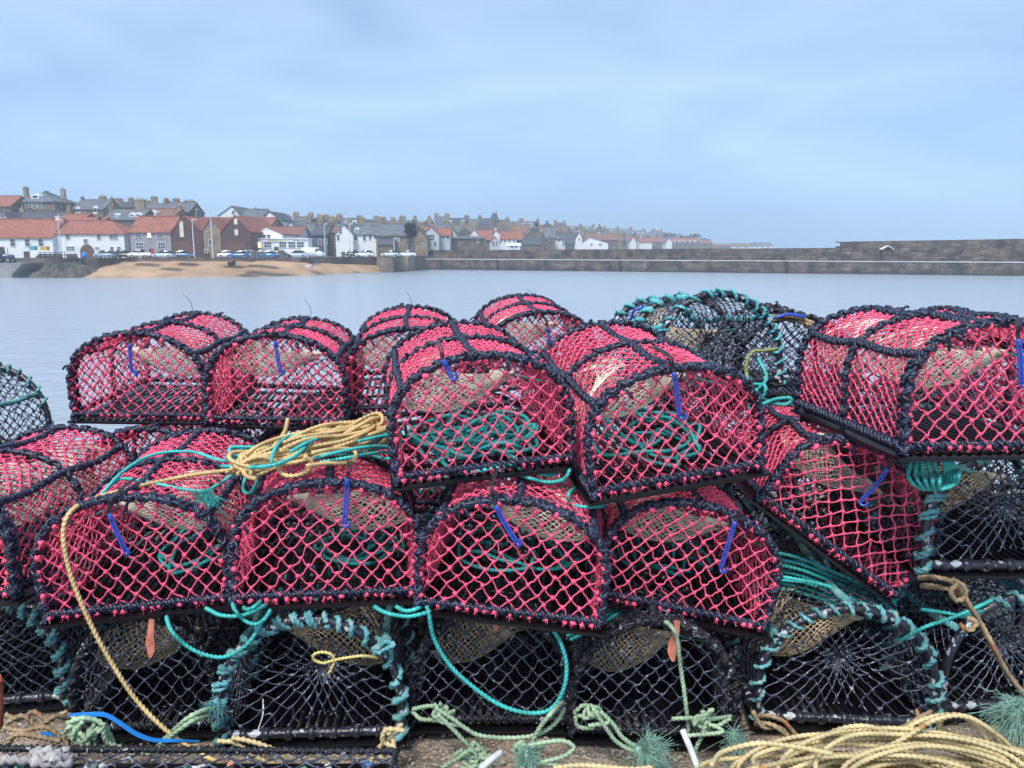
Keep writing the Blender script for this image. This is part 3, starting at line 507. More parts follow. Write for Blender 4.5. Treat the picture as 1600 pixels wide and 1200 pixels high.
for rname, pa, pb, line, df, wpx, red in rows:
    px = pa; k = 0
    while px < pb and k < len(ORD):
        sc_ = np.interp(px, [400, 800, 1100], [1.15, .85, .55]); wd = wpx*sc_*rr.uniform(.75, 1.45)*1.18; D = float(np.interp(px, SHX, SHD))*df*rr.uniform(.97, 1.04)
        rdg = np.interp(px+wd/2, *zip(*line))+rr.uniform(-2.4, 2.4); kind = 'gable' if rr.random() < .22 else 'eave'
        rh = rr.uniform(2.2, 3.2)/D*FPX; ev = rdg+rh; rf = rr.choice([PANTILE, BROWNTILE]) if rr.random() < red else rr.choice([SLATE, SLATED, SLATE]); wl = rr.choice([STONE, STONED, STONED, STONE, GREYW, WHITE])
        zb = Z(ev, D)-5.2; nm = {'red_pantile': 'red roofed', 'brown_tile': 'brown roofed', 'grey_slate': 'slate roofed', 'dark_slate': 'dark roofed'}[rf.name]; wn = {'house_stone': 'stone', 'dark_house_stone': 'dark stone', 'pale_grey_render': 'pale', 'white_harling': 'white'}[wl.name]
        u = FPX/D; nw = 2 if wd/u > 6 else 1
        wins = [(px+wd*(j+.6)/(nw+.2), ev+1.1*u+r2*2.4*u, .9*u, 1.2*u) for j in range(nw+1 if wd/u > 8 else nw) for r2 in range(1)]
        chs = [(px+wd*.04, rdg-1.3*u, 1.7*u), (px+wd*.96, rdg-1.1*u, 1.5*u)] if kind == 'eave' else [(px+wd*.5, rdg-1.0*u, 1.2*u)]
        if rr.random() < .4: chs = chs[:1]
        dm = [(px+wd*(j+.5)/3, (ev+rdg)/2+.3*u, 1.5*u, 1.3*u) for j in range(3) if rr.random() < .55] if kind == 'eave' and wd/u > 6.5 else []
        house('%s %s house, %s from the left %s' % (nm, wn, ORD[k], rname), px, px+wd, ev, rdg, D, rr.uniform(7, 9), zb, wl, rf, kind, wins=wins, chims=chs, sky=dm, frames=False, group='houses on the hillside', bury=6)
        px += wd*rr.uniform(.93, 1.05); k += 1
# ---- trees
LEAF = M('tree_foliage', (.035, .05, .028), .9, .5, 2); LEAFD = M('dark_evergreen', (.010, .013, .014), .9, .4, 2); BARK = M('tree_bark', (.08, .06, .05), .9)
def tree(label, px, pyt, D, wpx, base_z, seed, leaf=LEAF, n=900, lean=0):
    r = np.random.default_rng(seed); x = S(px, D); zt = Z(pyt, D)-base_z; R = wpx/2/FPX*D
    e = emp('tree', (x, D, base_z), label=label, cat='tree'); g = G(); g.tubes([[[0, 0, -1], [.1, 0, zt*.4], [0, .1, zt*.8]]], [R*.12, R*.09, R*.03], 7)
    for k in range(6): a_ = k*1.05+r.uniform(0, .5); g.tubes([[[0, 0, zt*.35+k*.04*zt], [R*.4*math.cos(a_), R*.4*math.sin(a_), zt*.6], [R*.75*math.cos(a_), R*.75*math.sin(a_), zt*r.uniform(.6, .85)]]], [R*.05, R*.035, R*.01], 5)
    ob('trunk', g.mesh('trunk', BARK, True), e)
    cl = r.normal(0, 1, (14, 3)); cl = cl/np.linalg.norm(cl, axis=1, keepdims=True)*r.uniform(.2, .75, (14, 1)); c = cl[r.integers(0, 14, n)]+r.normal(0, .17, (n, 3))
    P = c*[R, R, zt*(.42+.12*(n > 3000))]+[lean, 0, zt*(.6-.1*(n > 3000))]; P[:, 2] = np.clip(P[:, 2], zt*.02, zt*1.04)
    sz = R*r.uniform(.05, .12, n); a1 = r.normal(0, 1, (n, 3)); a1 /= np.linalg.norm(a1, axis=1, keepdims=True); a2 = np.cross(a1, r.normal(0, 1, (n, 3))); a2 /= np.linalg.norm(a2, axis=1, keepdims=True)
    V = np.stack([P-a1*sz[:, None], P+a2*sz[:, None], P+a1*sz[:, None], P-a2*sz[:, None]], 1).reshape(-1, 3); ob('crown', G().add(V, np.arange(4*n).reshape(n, 4)).mesh('crown', leaf, False), e)
tree('dark rounded evergreen at the end of the stone store', 643, 345, 170, 21, Z(378, 170), 3, LEAFD, 3200)
for k, (px, py) in enumerate(((1022, 358), (1037, 362), (1050, 364), (1062, 366), (1076, 367), (1086, 364), (1098, 370), (1105, 372))):
    tree('hazy tree on the far ridge, %s from the left' % ORD[k], px, py, 560+10*k, 13+(k*5) % 7, Z(py+12, 560+10*k), 20+k, LEAF, 450)
for k, (px, py, D, wv) in enumerate(((108, 322, 185, 9), (160, 336, 165, 8), (300, 330, 200, 7), (655, 352, 200, 8), (838, 345, 300, 9))):
    tree(['dark bush between the villa and the dormered skyline house', 'bush beside the low red roof', 'small tree above the boat sheds', 'bush behind the rugged stone gable', 'tree beside the tall gable on the skyline'][k], px, py, D, wv, Z(py+14, D), 40+k, LEAF, 500)

# ================================================================== PROMENADE FURNITURE, CARS, PEOPLE
WHITEP2 = M('white_pole_paint', (.6, .62, .64), .5, .1)
for k, (px, pt, D, pb_) in enumerate(((95, 343, 144, 404), (303, 343, 145, 400), (332, 322, 146, 398), (508, 350, 165, 392), (543, 330, 186, 392), (616, 372, 162, 398), (310, 327, 200, 345), (547, 350, 165, 392))):
    h = Z(pt, D)+.3; e = emp('street_lamp', (S(px, D), D, -.3), label='slim pale lamp post, %s' % ['in front of the arched doorway house', 'in front of the first boat shed', 'tall one before the stone gabled house', 'at the corner of the lane', 'thin one above the white gables', 'short one before the stone store', 'far one over the shed roofs', 'near the tall white gable'][k], cat='lamp post', group='lamp posts along the promenade')
    ob('pole', G().tubes([[[0, 0, 0], [0, 0, h*.5], [0, 0, h]]], [.13, .1, .07], 7, ref=np.array([1., 0, 0])).mesh('pole', WHITEP2), e)
    ob('lamp_head', G().box((.35, 0, h), (.9, .2, .14)).mesh('lamp_head', WHITEP2, False), e)
# bollards
bol = G().tubes([[[0, 0, 0], [0, 0, .75], [0, 0, .8], [0, 0, .95]]], [.13, .12, .16, .1], 8, caps=True, ref=np.array([1., 0, 0])).mesh('bollard', BLACKSTEEL)
for k, px in enumerate(np.r_[np.linspace(140, 205, 7), np.linspace(290, 330, 4), (418, 428, 436, 461)]):
    x = S(px, 139.5); ob('bollard', bol, label='short black bollard on the quay edge, %s from the left' % ORD[k], cat='bollard', group='bollards along the quay edge').location = (x, shore(x)-12.8, -.3)
# railing at the left
g = G()
for x in np.linspace(S(62, 141), S(100, 141), 6): g.box((x, 141, .2), (.09, .09, 1.2))
for z in (.75, .3): g.tubes([[[S(60, 141), 141, z], [S(102, 141), 141, z]]], .05, 6)
ob('railing', g.mesh('railing', BLACKSTEEL, False), label='dark metal railing above the rock mound', cat='railing')
GL = M('car_glass', (.02, .025, .03), .1, 0); TYRE = M('tyre_rubber', (.015, .015, .016), .8); RIM = M('wheel_rim', (.4, .4, .42), .35, 0, metal=.6); HL = M('headlight', (.8, .8, .78), .2, 0); RL = M('tail_light', (.5, .02, .02), .3, 0)
def paint(n, c): return M('car_paint_'+n, c, .3, .03, 3, coat=.5)
def sect(g, prof, mi=0):  # prof: x, z_bottom, z_top, halfwidth_bottom, halfwidth_top
    V = []
    for x, zb, zt, wb, wt in prof: V.append([[x, -wb, zb], [x, -wb*1.02, (zb+zt)/2], [x, -wt, zt], [x, wt, zt], [x, wb*1.02, (zb+zt)/2], [x, wb, zb]])
    V = np.array(V); g.grid(V[None], 1, len(prof), 6, mi); g.add(V[0], [[0, 1, 2, 3], [0, 3, 4, 5]], mi); g.add(V[-1], [[3, 2, 1, 0], [5, 4, 3, 0]], mi)
wheel_t = G().grid(np.array([[[r_*math.cos(a_), yy, r_*math.sin(a_)] for a_ in np.arange(14)*2*PI/14] for r_, yy in ((.18, -.11), (.31, -.11), (.33, -.07), (.33, .07), (.31, .11), (.18, .11))])[None], 1, 6, 14, 0).mesh('tyre', TYRE)
wheel_r = G().tubes([[[0, -.1, 0], [0, .1, 0]]], .19, 10, caps=True, ref=np.array([1., 0, 0])).mesh('rim', RIM, False)
def car_meshes(kind):
    b_ = G(); c_ = G()
    if kind == 'car':
        sect(b_, [(-2.1, .35, .62, .72, .66), (-2.0, .25, .85, .84, .78), (-1.2, .22, .95, .87, .8), (.9, .22, .93, .87, .8), (1.6, .24, .80, .85, .76), (2.05, .3, .66, .76, .68), (2.12, .36, .56, .68, .62)])
        sect(c_, [(-1.85, .9, .96, .78, .74), (-1.35, .9, 1.36, .79, .60), (-.5, .9, 1.46, .79, .62), (.35, .9, 1.42, .79, .61), (1.1, .88, .95, .78, .73)])
        b_.box((-.45, 0, 1.465), (1.6, 1.16, .04)); 
        for xx in (-.5, .45): b_.box((xx, 0, 1.17), (.07, 1.44, .5))
    elif kind == 'van':
        sect(b_, [(-2.3, .35, 1.85, .85, .76), (-2.2, .3, 1.95, .9, .8), (.9, .3, 1.98, .9, .8), (1.5, .3, 1.25, .9, .84), (2.2, .32, 1.0, .86, .78), (2.35, .38, .75, .78, .7)]); sect(c_, [(.95, 1.2, 1.9, .93, .8), (1.4, 1.2, 1.42, .93, .84)])
    else:
        sect(b_, [(-2.5, .45, .95, .85, .82), (-2.4, .4, 1.02, .88, .84), (-.4, .4, 1.02, .88, .84), (1.3, .4, 1.05, .88, .82), (2.2, .42, .95, .84, .76), (2.35, .5, .75, .76, .7)]); sect(c_, [(-.45, 1.0, 1.62, .82, .66), (.7, 1.0, 1.66, .82, .66), (1.25, 1.0, 1.1, .82, .76)]); b_.box((.2, 0, 1.66), (1.1, 1.25, .05))
    return b_.mesh('body', paint('base', (.3, .3, .3)), True), c_.mesh('windows', GL, False)
CM = {k: car_meshes(k) for k in ('car', 'van', 'pickup')}
hl_me = G().box((2.0, .55, .68), (.18, .3, .14)).mesh('headlight', HL, False); tl_me = G().box((-2.04, .6, .75), (.1, .25, .18)).mesh('tail_light', RL, False)
def car(label, px, D, col, kind='car', rz=0., z=-.3, name='parked_car', lit=False):
    e = emp(name, (S(px, D), D, z), rz, label=label, cat={'car': 'car', 'van': 'van', 'pickup': 'pickup truck'}[kind], group='vehicles parked along the promenade'); e.scale = (.87, .95, .97)
    bm = CM[kind][0].copy(); bm.materials.clear(); bm.materials.append(col); ob('body', bm, e); ob('windows', CM[kind][1], e)
    for sx in (-1.3, 1.35):
        for sy in (-.78, .78): t_ = ob('tyre', wheel_t, e); t_.location = (sx, sy, .33); r_ = ob('rim', wheel_r, t_)
    for s_ in (1, -1):
        o = ob('headlight', hl_me, e); o.scale = (1, s_, 1)
        if lit: m_ = hl_me.copy(); m_.materials.clear(); m_.materials.append(LIT); o.data = m_
        o = ob('tail_light', tl_me, e); o.scale = (1, s_, 1)
    return e
SIL = paint('silver', (.45, .52, .58)); WH = paint('white', (.72, .76, .8)); DK = paint('dark', (.03, .035, .045)); BL = paint('blue', (.03, .12, .28)); LB = paint('pale_blue', (.22, .34, .42)); RD = paint('red', (.25, .03, .03)); GY = paint('grey', (.14, .15, .17))
car('pale blue hatchback in front of the arched doorway', 163, 143, LB, rz=PI); car('dark car parked behind the white pickup', 193, 145, DK); car('white pickup between the dark car and silver estate', 219, 142.5, WH, 'pickup', PI)
car('silver blue estate at the edge of the beach', 255, 140.5, SIL, rz=PI); car('small dark hatchback before the brown shed', 286, 145, BL, rz=.1)
car('white car parked before the larger boat shed', 356, 145.5, WH, rz=.1); car('blue hatchback, nearer of two below the white one', 372, 139.5, BL, rz=PI); car('dull blue car tucked behind the blue hatchback', 386, 142, LB); car('dark estate car left of the cafe', 394, 147, GY, rz=.1)
car('bright blue hatchback in front of the cafe', 415, 142, paint('bright_blue', (.03, .22, .5)), rz=PI); car('dark brown car in front of the cafe door', 439, 143, DK, rz=.1); car('silver hatchback with its lights on', 463, 144, SIL, rz=PI+.2, lit=True); car('red car half hidden before the cafe', 410, 147, RD); car('white van turning beside the cafe', 489, 150, WH, 'van', -.2)
car('dark car at the lane end', 555, 160, DK, rz=.05); car('white car parked beside the dark one at the lane end', 570, 158, WH, rz=PI); car('silver car, first of two on the pier road', 610, 158, SIL, rz=PI); car('silver car, last of the row on the pier road', 636, 160, WH, rz=PI)
# tractor at the left edge
tr = emp('tractor', (S(4, 137), 137, -1.0), label='dark blue tractor with red cab at the left edge', cat='tractor')
TB = paint('tractor', (.02, .05, .13)); g = G(); sect(g, [(-.5, .7, 1.5, .4, .36), (1.6, .75, 1.4, .36, .32), (1.75, .8, 1.2, .3, .28)]); ob('body', g.mesh('body', TB), tr)
g = G(); sect(g, [(-1.3, 1.2, 2.6, .6, .5), (0, 1.2, 2.6, .6, .5)]); ob('cab', g.mesh('cab', GL, False), tr); ob('roof', G().box((-.65, 0, 2.66), (1.5, 1.2, .1)).mesh('roof', RD, False), tr)
for x, r_ in ((-.9, 2.2), (1.2, 1.3)):
    for sy in (-.7, .7): t_ = ob('tyre', wheel_t, tr); t_.location = (x, sy, .33*r_); t_.scale = (r_, 1.6, r_); ob('rim', wheel_r, t_)
ob('exhaust', G().tubes([[[.7, .2, 1.4], [.7, .2, 2.5]]], .05, 6).mesh('exhaust', BLACKSTEEL), tr)
# far stacks of pots and fish boxes on the slip
NETFAR = M('far_netting', (.03, .03, .035), .8, .5, 5)
for k, (px, wd, h) in enumerate(((80, 4.2, 1.5), (116, 2.3, 1.5), (126, 1.3, .9), (66, 1.8, 1.1))):
    e = emp('pot_stack', (S(px, 142.5), 142.5, -.95), label=['long dark stack of fishing pots by the railing', 'square dark stack of fishing pots left of the bollards', 'small heap of pots beside the blue drum', 'low dark heap of gear near the tractor'][k], cat='pot stack'); g = G(); r = np.random.default_rng(k)
    for i in range(int(wd/.6)):
        for j in range(int(h/.36)): 
            n_ = 9; pts = np.array([[i*.6-wd/2+.27*math.cos(a_)+r.uniform(-.04, .04), j*.37+max(0, .33*math.sin(a_))] for a_ in np.linspace(0, PI, n_)])
            g.prism(pts, -.4+r.uniform(-.1, .1), .4)
    ob('pots', g.mesh('pots', NETFAR, False), e, kind='stuff')
ob('fish_box', G().prism([(-.5, 0), (.5, 0), (.56, .8), (-.56, .8)], -.4, .4).mesh('fish_box', M('teal_paint', (.08, .4, .42), .5), False), label='pale teal box in front of the first white house', cat='box').location = (S(52, 148), 148, Z(391, 148)); ob('fish_box', G().prism([(-.6, 0), (.6, 0), (.65, .7), (-.65, .7)], -.4, .4).mesh('fish_box', M('yellow_paint', (.6, .4, .06), .5), False), label='yellow box in front of the first white house', cat='box').location = (S(70, 148), 148, Z(391, 148))
ob('water_drum', G().tubes([[[0, 0, 0], [0, 0, .5], [0, 0, 1.0]]], [.42, .45, .42], 12, caps=True, ref=np.array([1., 0, 0])).mesh('water_drum', BLUETAPE), label='blue drum beside the arched doorway house', cat='drum').location = (S(131, 146), 146, -.3)
for k, (px, D) in enumerate(((395, 139.3), (402, 139.3), (411, 139.3), (440, 139.8), (536, 158))):
    ob('litter_bin', G().prism([(-.3, 0), (.3, 0), (.34, .95), (.2, 1.12), (-.2, 1.12), (-.34, .95)], -.3, .3).mesh('litter_bin', DKGREY, False), label='dark litter bin on the promenade, %s from the left' % ORD[k], cat='bin', group='bins on the promenade').location = (S(px, D), D, -.3)
def person(label, x, y, z, coat, legs, ph=0., s=1.0):
    e = emp('person', (x, y, z), label=label, cat='person')
    v = [(0, 0, .92), (0, 0, 1.2), (0, 0, 1.42), (0, -.01, 1.52), (0, -.02, 1.66), (.2, 0, 1.38), (.27, .03, 1.12), (.24, -.08, .88), (-.2, 0, 1.38), (-.27, .02, 1.12), (-.25, -.05, .88), (.1, 0, .86), (.11, -.12, .48), (.11, -.05, .06), (.11, -.18, .03), (-.1, 0, .86), (-.11, .1, .48), (-.11, .22, .08), (-.11, .1, .03)]
    ed = [(0, 1), (1, 2), (2, 3), (3, 4), (2, 5), (5, 6), (6, 7), (2, 8), (8, 9), (9, 10), (0, 11), (11, 12), (12, 13), (13, 14), (0, 15), (15, 16), (16, 17), (17, 18)]
    rad = [.16, .15, .17, .06, .11, .08, .055, .04, .08, .055, .04, .1, .07, .05, .045, .1, .07, .05, .045]
    me = bpy.data.meshes.new('body'); me.from_pydata(v, ed, []); me.materials.append(coat); o = ob('body', me, e); sk = o.modifiers.new('skin', 'SKIN')
    for q, r_ in zip(me.skin_vertices[0].data, rad): q.radius = (r_*s, r_*s)
    me.skin_vertices[0].data[0].use_root = True; sb = o.modifiers.new('sub', 'SUBSURF'); sb.levels = 1; sb.render_levels = 1
    hr = ob('hair', G().blobs([[0, .02, 1.71]], .1, np.random.default_rng(1), jit=.05).mesh('hair', DOORM), e)
    e.rotation_euler = (0, 0, ph); return e
COAT = M('dark_coat', (.035, .035, .05), .8); 
person('person in a dark coat walking on the beach', S(486, 149.5), 149.5, Z(418.5, 149.5), COAT, COAT, .6)
person('person in a red jacket beside the silver estate', S(238, 141), 141, -.3, M('red_coat', (.4, .04, .03), .8), COAT, .2)
dg = emp('dog', (S(480.5, 149), 149, Z(419, 149)), label='small pale dog beside the person on the beach', cat='dog')
v = [(0, 0, .42), (.3, 0, .44), (.45, 0, .55), (.56, 0, .62), (.7, 0, .58), (-.3, 0, .42), (-.5, 0, .55), (.28, .09, .22), (.28, .09, .02), (.28, -.09, .22), (.3, -.09, .02), (-.28, .09, .25), (-.33, .09, .02), (-.3, -.09, .25), (-.35, -.09, .02)]
me = bpy.data.meshes.new('body'); me.from_pydata(v, [(0, 1), (1, 2), (2, 3), (3, 4), (0, 5), (5, 6), (1, 7), (7, 8), (1, 9), (9, 10), (5, 11), (11, 12), (5, 13), (13, 14)], []); me.materials.append(WHITE); o = ob('body', me, dg); o.modifiers.new('skin', 'SKIN')
for q, r_ in zip(me.skin_vertices[0].data, [.13, .14, .08, .08, .04, .12, .03, .05, .03, .05, .03, .06, .03, .06, .03]): q.radius = (r_, r_)
me.skin_vertices[0].data[0].use_root = True
r = np.random.default_rng(8); g = G(); g.blobs([[0, 0, .2], [.5, .1, .35], [.9, 0, .5], [.3, -.2, .1], [.75, .2, .2]], np.array([.5, .45, .35, .4, .4]), r); o = ob('seaweed_rock', g.mesh('seaweed_rock', M('wet_rock', (.03, .03, .028), .5), False), label='dark rock lying on the sand left of the walker', cat='rock'); o.location = (S(357, 146), 146, Z(414, 146))

# ================================================================== CREELS
def profile(W, H, n=160, old=False):          # D-shaped end: upright sides, flattened arch
    t = np.linspace(PI, 0, n); zs = (.30 if H > .355 else .46)*H; ex = 2/(2.0 if H > .355 else 2.15)
    x = W/2*np.sign(np.cos(t))*np.abs(np.cos(t))**ex; z = zs+(H-zs)*np.sin(t)**ex
    P = np.r_[[[-W/2*.985, 0]], np.c_[x, z], [[W/2*.985, 0]]]; return P
def arclen(P, n=200):
    L = np.r_[0, np.cumsum(np.linalg.norm(np.diff(P, axis=0), axis=1))]; s = np.linspace(0, L[-1], n); return s, np.c_[np.interp(s, L, P[:, 0]), np.interp(s, L, P[:, 1])]
def net(g, rng, a, b, inside, fmap, span, r=.0023, knot=.0055, jit=.003, S_=5, sag=.0025, drop=0., tufts=None):
    """knotted diamond mesh: lattice in (s,t) clipped by inside(), mapped to 3-D by fmap"""
    (s0, s1), (t0, t1) = span; I = np.arange(int(np.floor(s0/a*2))-1, int(np.ceil(s1/a*2))+2); J = np.arange(int(np.floor(t0/b*2))-1, int(np.ceil(t1/b*2))+2)
    ii, jj = np.meshgrid(I, J); ok = (ii+jj) % 2 == 0; ii, jj = ii[ok], jj[ok]
    P = np.c_[ii*a/2, jj*b/2]+rng.normal(0, jit, (len(ii), 2)); ins = inside(P); key = {(i_, j_): k for k, (i_, j_) in enumerate(zip(ii.tolist(), jj.tolist()))}
    A = []; B = []
    for (i_, j_), k in key.items():
        for di in (1, -1):
            m = key.get((i_+di, j_+1))
            if m is not None and (ins[k] or ins[m]) and not (drop and rng.random() < drop):
                p, q = (P[k], P[m]) if ins[k] else (P[m], P[k]); A.append(p); B.append(q)
    A = np.array(A); B = np.array(B); lo = np.zeros(len(A)); hi = np.ones(len(A)); full = inside(B)
    for _ in range(10):
        mid = (lo+hi)/2; i2 = inside(A+(B-A)*mid[:, None]); lo = np.where(i2, mid, lo); hi = np.where(i2, hi, mid)
    lo[full] = 1; B = A+(B-A)*lo[:, None]; K = 6; t = np.linspace(0, 1, K); D = B-A; Nn = np.c_[-D[:, 1], D[:, 0]]
    c1 = rng.normal(0, .045, len(A)); c2 = rng.normal(0, .035, len(A))
    Q = A[:, None]+D[:, None]*t[None, :, None]+Nn[:, None]*((c1[:, None]*np.sin(PI*t)+c2[:, None]*np.sin(2*PI*t)))[..., None]
    W3 = fmap(Q.reshape(-1, 2), True).reshape(len(A), K, 3); W3[:, 1:-1] += rng.normal(0, sag*.3, (len(A), K-2, 3)); W3[..., 2] -= sag*np.sin(PI*t)[None]
    rad = r*np.array([1.5, 1.12, .95, .95, 1.12, 1.5])[None]*rng.uniform(.88, 1.12, (len(A), 1)); g.tubes(W3, rad, S_)
    if knot: C = fmap(P[ins], True); g.blobs(C, knot*rng.uniform(.8, 1.25, len(C)), rng, jit=.22)
    bnd = fmap(B[~full], True); return bnd
def in_prof(W, H, m=0.):
    P = profile(W, H); PX_, PZ_ = P[:, 0], P[:, 1]
    def f(p):
        x, z = p[:, 0], p[:, 1]; w_ = W/2-m; zs = (.30 if H > .355 else .46)*H; ex = 2.0 if H > .355 else 2.15; up = (np.abs(x)/w_)**ex+np.maximum(0, (z-zs)/(H-m-zs))**ex < 1
        return (z > m) & (np.abs(x) < w_) & np.where(z > zs, up, True)
    return f
def wobble(fn, amp, seed):
    r = np.random.default_rng(seed); k = r.uniform(4, 11, 6); p_ = r.uniform(0, 6, 6)
    def f(q, _=True):
        v = fn(q); return v+amp*np.stack([np.sin(v[:, 1]*k[0]+v[:, 2]*k[1]+p_[0]), np.sin(v[:, 0]*k[2]+v[:, 2]*k[3]+p_[1]), np.sin(v[:, 0]*k[4]+v[:, 1]*k[5]+p_[2])], 1)
    return f
def creel_meshes(W, H, L, seed, old=None):
    """all the meshes of one pot; old = None (new pink), 'teal' (rubber hoops lashed with teal), 'plain' (dark rope)"""
    rng = np.random.default_rng(seed); out = {}; prof = profile(W, H); s, pc = arclen(prof); PL = s[-1]
    def hoop(y, sc_=1., zo=.0): return np.c_[prof[:, 0]*sc_, np.full(len(prof), y)+.004*np.sin(np.linspace(0, 9, len(prof))+seed), prof[:, 1]*sc_+zo]
    hy = [0, L*.5, L]; us = (.27, .5, .73)
    mhoop, mrail, mnet = (NAVY, NAVY, PINK) if old is None else ((RUBBER, TEALOLD, DARKNET) if old == 'teal' else (OLDROPE, OLDROPE, DARKNET))
    for i, y in enumerate(hy):
        g = G()
        if old == 'teal':
            pth = resample(hoop(y), .012); g.tubes(pth, .0135, 10); out['hoop%d' % i] = ('hoop', g.mesh('hoop', RUBBER))
            g2 = G(); q = hoop(y); a0 = 0; Lq = resample(q, .003); n = len(Lq)
            T = np.gradient(Lq, axis=0); T /= np.linalg.norm(T, axis=1, keepdims=True); A = transport(T); B = np.cross(T, A); LL = np.arange(n)*.003
            for st, off in ((1, 0), (1, .13)):
                pit = .050+.010*np.sin(LL*9+seed); ph = 2*PI*np.cumsum(.003/pit)+off*2*PI+smooth_noise(n, rng, 12, 1.5); R_ = .018+smooth_noise(n, rng, 5, .002)
                C = Lq+R_[:, None]*(np.cos(ph)[:, None]*A+np.sin(ph)[:, None]*B); k = 0
                while k < n-30:
                    m = rng.integers(60, 200); 
                    if rng.random() < (.95 if off == 0 else .65): g2.rope(resample(C[k:k+m], .004), .0068*rng.uniform(.7, 1.3), lobes=3, S=9, fuzz=.38, rng=rng)
                    k += m
            out['lash%d' % i] = ('hoop_lashing', g2.mesh('hoop_lashing', TEALOLD), 'hoop%d' % i)
        else:
            fz = .0 if old is None else .15
            lash(g, hoop(y), rng, fuzz=fz, r=(.0048 if i == 1 else .0054) if old is None else .0062, R=.0082 if i == 1 else .0094)
            if i == 0: lash(g, hoop(.029, .985), rng, R=.009, fuzz=fz, strands=((0, 1), (.5, 1)))
            for _ in range(5):     # loose ends left where the binding was tied off
                p_ = hoop(y)[rng.integers(4, 155)]; d_ = rng.normal(0, 1, 3); d_[1] = -abs(d_[1])*.6 if i == 0 else d_[1]; d_ /= np.linalg.norm(d_); l_ = rng.uniform(.025, .05)
                g.rope(spline([p_, p_+d_*l_*.55+[0, -.006, 0], p_+d_*l_-[0, 0, l_*.45]], .004), .0042, lobes=3, S=8)
            out['hoop%d' % i] = ('hoop', g.mesh('hoop', mhoop))
    for j, u in enumerate(us):
        k = int(u*199); p = pc[k]; nn = np.array([p[0]/(W*.5), (p[1]-.3*H)/H]); nn /= np.linalg.norm(nn); y = np.linspace(-.01, L+.01, 30)
        pth = np.c_[np.full(30, p[0])+.003*np.sin(y*11+j), y, np.full(30, p[1])-.012*np.sin(y/L*2*PI*1)**2]
        g = G(); lash(g, pth, rng, R=.0075, r=.0052, pitch=.037, core=.006, strands=((0, 1), (.4, 1), (.7, -1)) if old != 'teal' else ((0, 1), (.3, 1), (.6, 1)), fuzz=0 if old is None else .15); out['rail%d' % j] = ('side_rail', g.mesh('side_rail', mrail))
    # base: steel frame lashed with rope, slats, flat strip
    g = G(); fr = np.array([[-W/2, 0, .012], [W/2, 0, .012], [W/2, L, .012], [-W/2, L, .012], [-W/2, 0, .012]])
    for a_, b_ in zip(fr, fr[1:]):
        pth = resample([a_, b_], .02)+[0, 0, .012]
        if old == 'teal':
            g.tubes(pth, .014, 9)
            for q in resample(pth, .062)[1:-1]: g.tubes(np.array([q-[.009*(abs(a_[1]-b_[1]) < .01), .009*(abs(a_[1]-b_[1]) > .01), 0], q+[.009*(abs(a_[1]-b_[1]) < .01), .009*(abs(a_[1]-b_[1]) > .01), 0]]), .0195, 10, caps=True)
        else: lash(g, pth, rng, R=.0085, r=.0055, strands=((0, 1), (.5, 1)), fuzz=0 if old is None else .15)
    out['bf'] = ('base_rope', g.mesh('base_rope', mhoop))
    g = G()
    for a_, b_ in zip(fr, fr[1:]):
        d = (b_-a_); c = (a_+b_)/2; ln = np.linalg.norm(d); sz = (ln+.034, .034, .009) if abs(d[0]) > .01 else (.034, ln-.036, .009); g.box(c-[0, 0, .021], sz)
    out['fr'] = ('base_frame', g.mesh('base_frame', BLACKSTEEL, False))
    g = G()
    for x in np.arange(-W/2+.025, W/2-.01, .027): g.tubes([[[x, .01, -.004], [x, L/2, -.007], [x, L-.01, -.004]]], .0065, 6)
    for y in (L*.25, L*.5, L*.75): g.box((0, y, -.0125), (W-.04, .02, .008))
    if old: g.box((0, L/2, -.0145), (W-.01, L-.01, .004))  # solid black sheet added below the slats to darken the inside of old pots
    out['sl'] = ('base_slats', g.mesh('base_slats', SLAT))
    # netting over the body
    g = G(); ins = .975
    def body(q):
        k = np.clip(q[:, 0]/PL*199, 0, 198.999); k0 = k.astype(int); fr_ = (k-k0)[:, None]; p = pc[k0]*(1-fr_)+pc[k0+1]*fr_
        y = q[:, 1]; d = .013*np.abs(np.sin(y/L*2*PI)); c = np.array([0, .3*H]); v = c+(p-c)*(ins-d[:, None]*2.2); return np.c_[v[:, 0], y, v[:, 1]]
    box_in = lambda p: (p[:, 0] > .005) & (p[:, 0] < PL-.005) & (p[:, 1] > .008) & (p[:, 1] < L-.008)
    w_ = wobble(body, .004, seed); a_ = .042 if old is None else .045
    net(g, rng, a_, .050, box_in, w_, ((0, PL), (0, L)), r=.0024 if old is None else .0019, knot=.0058 if old is None else .0045, drop=0 if old is None else .04)
    if old is None:
        for y in hy:        # fluffy knots standing proud of the hoops
            T = np.array([pc[int(k)] for k in np.linspace(6, 193, 19)+rng.uniform(-3, 3, 19)]); T = T[rng.random(19) < (.8 if y == 0 else .35)]
            C = np.c_[T[:, 0]*.965, np.full(len(T), y-.004)+rng.normal(0, .004, len(T)), T[:, 1]*.955+.004]; tuft(g, C, rng)
        T = pc[(np.linspace(8, 191, 22)+rng.uniform(-4, 4, 22)).astype(int)]; T = T[rng.random(22) < .75]; tuft(g, np.c_[T[:, 0]*1.015, np.full(len(T), .015)+rng.normal(0, .003, len(T)), T[:, 1]*1.02], rng, .0082)
    out['nb'] = ('netting', g.mesh('netting', mnet))
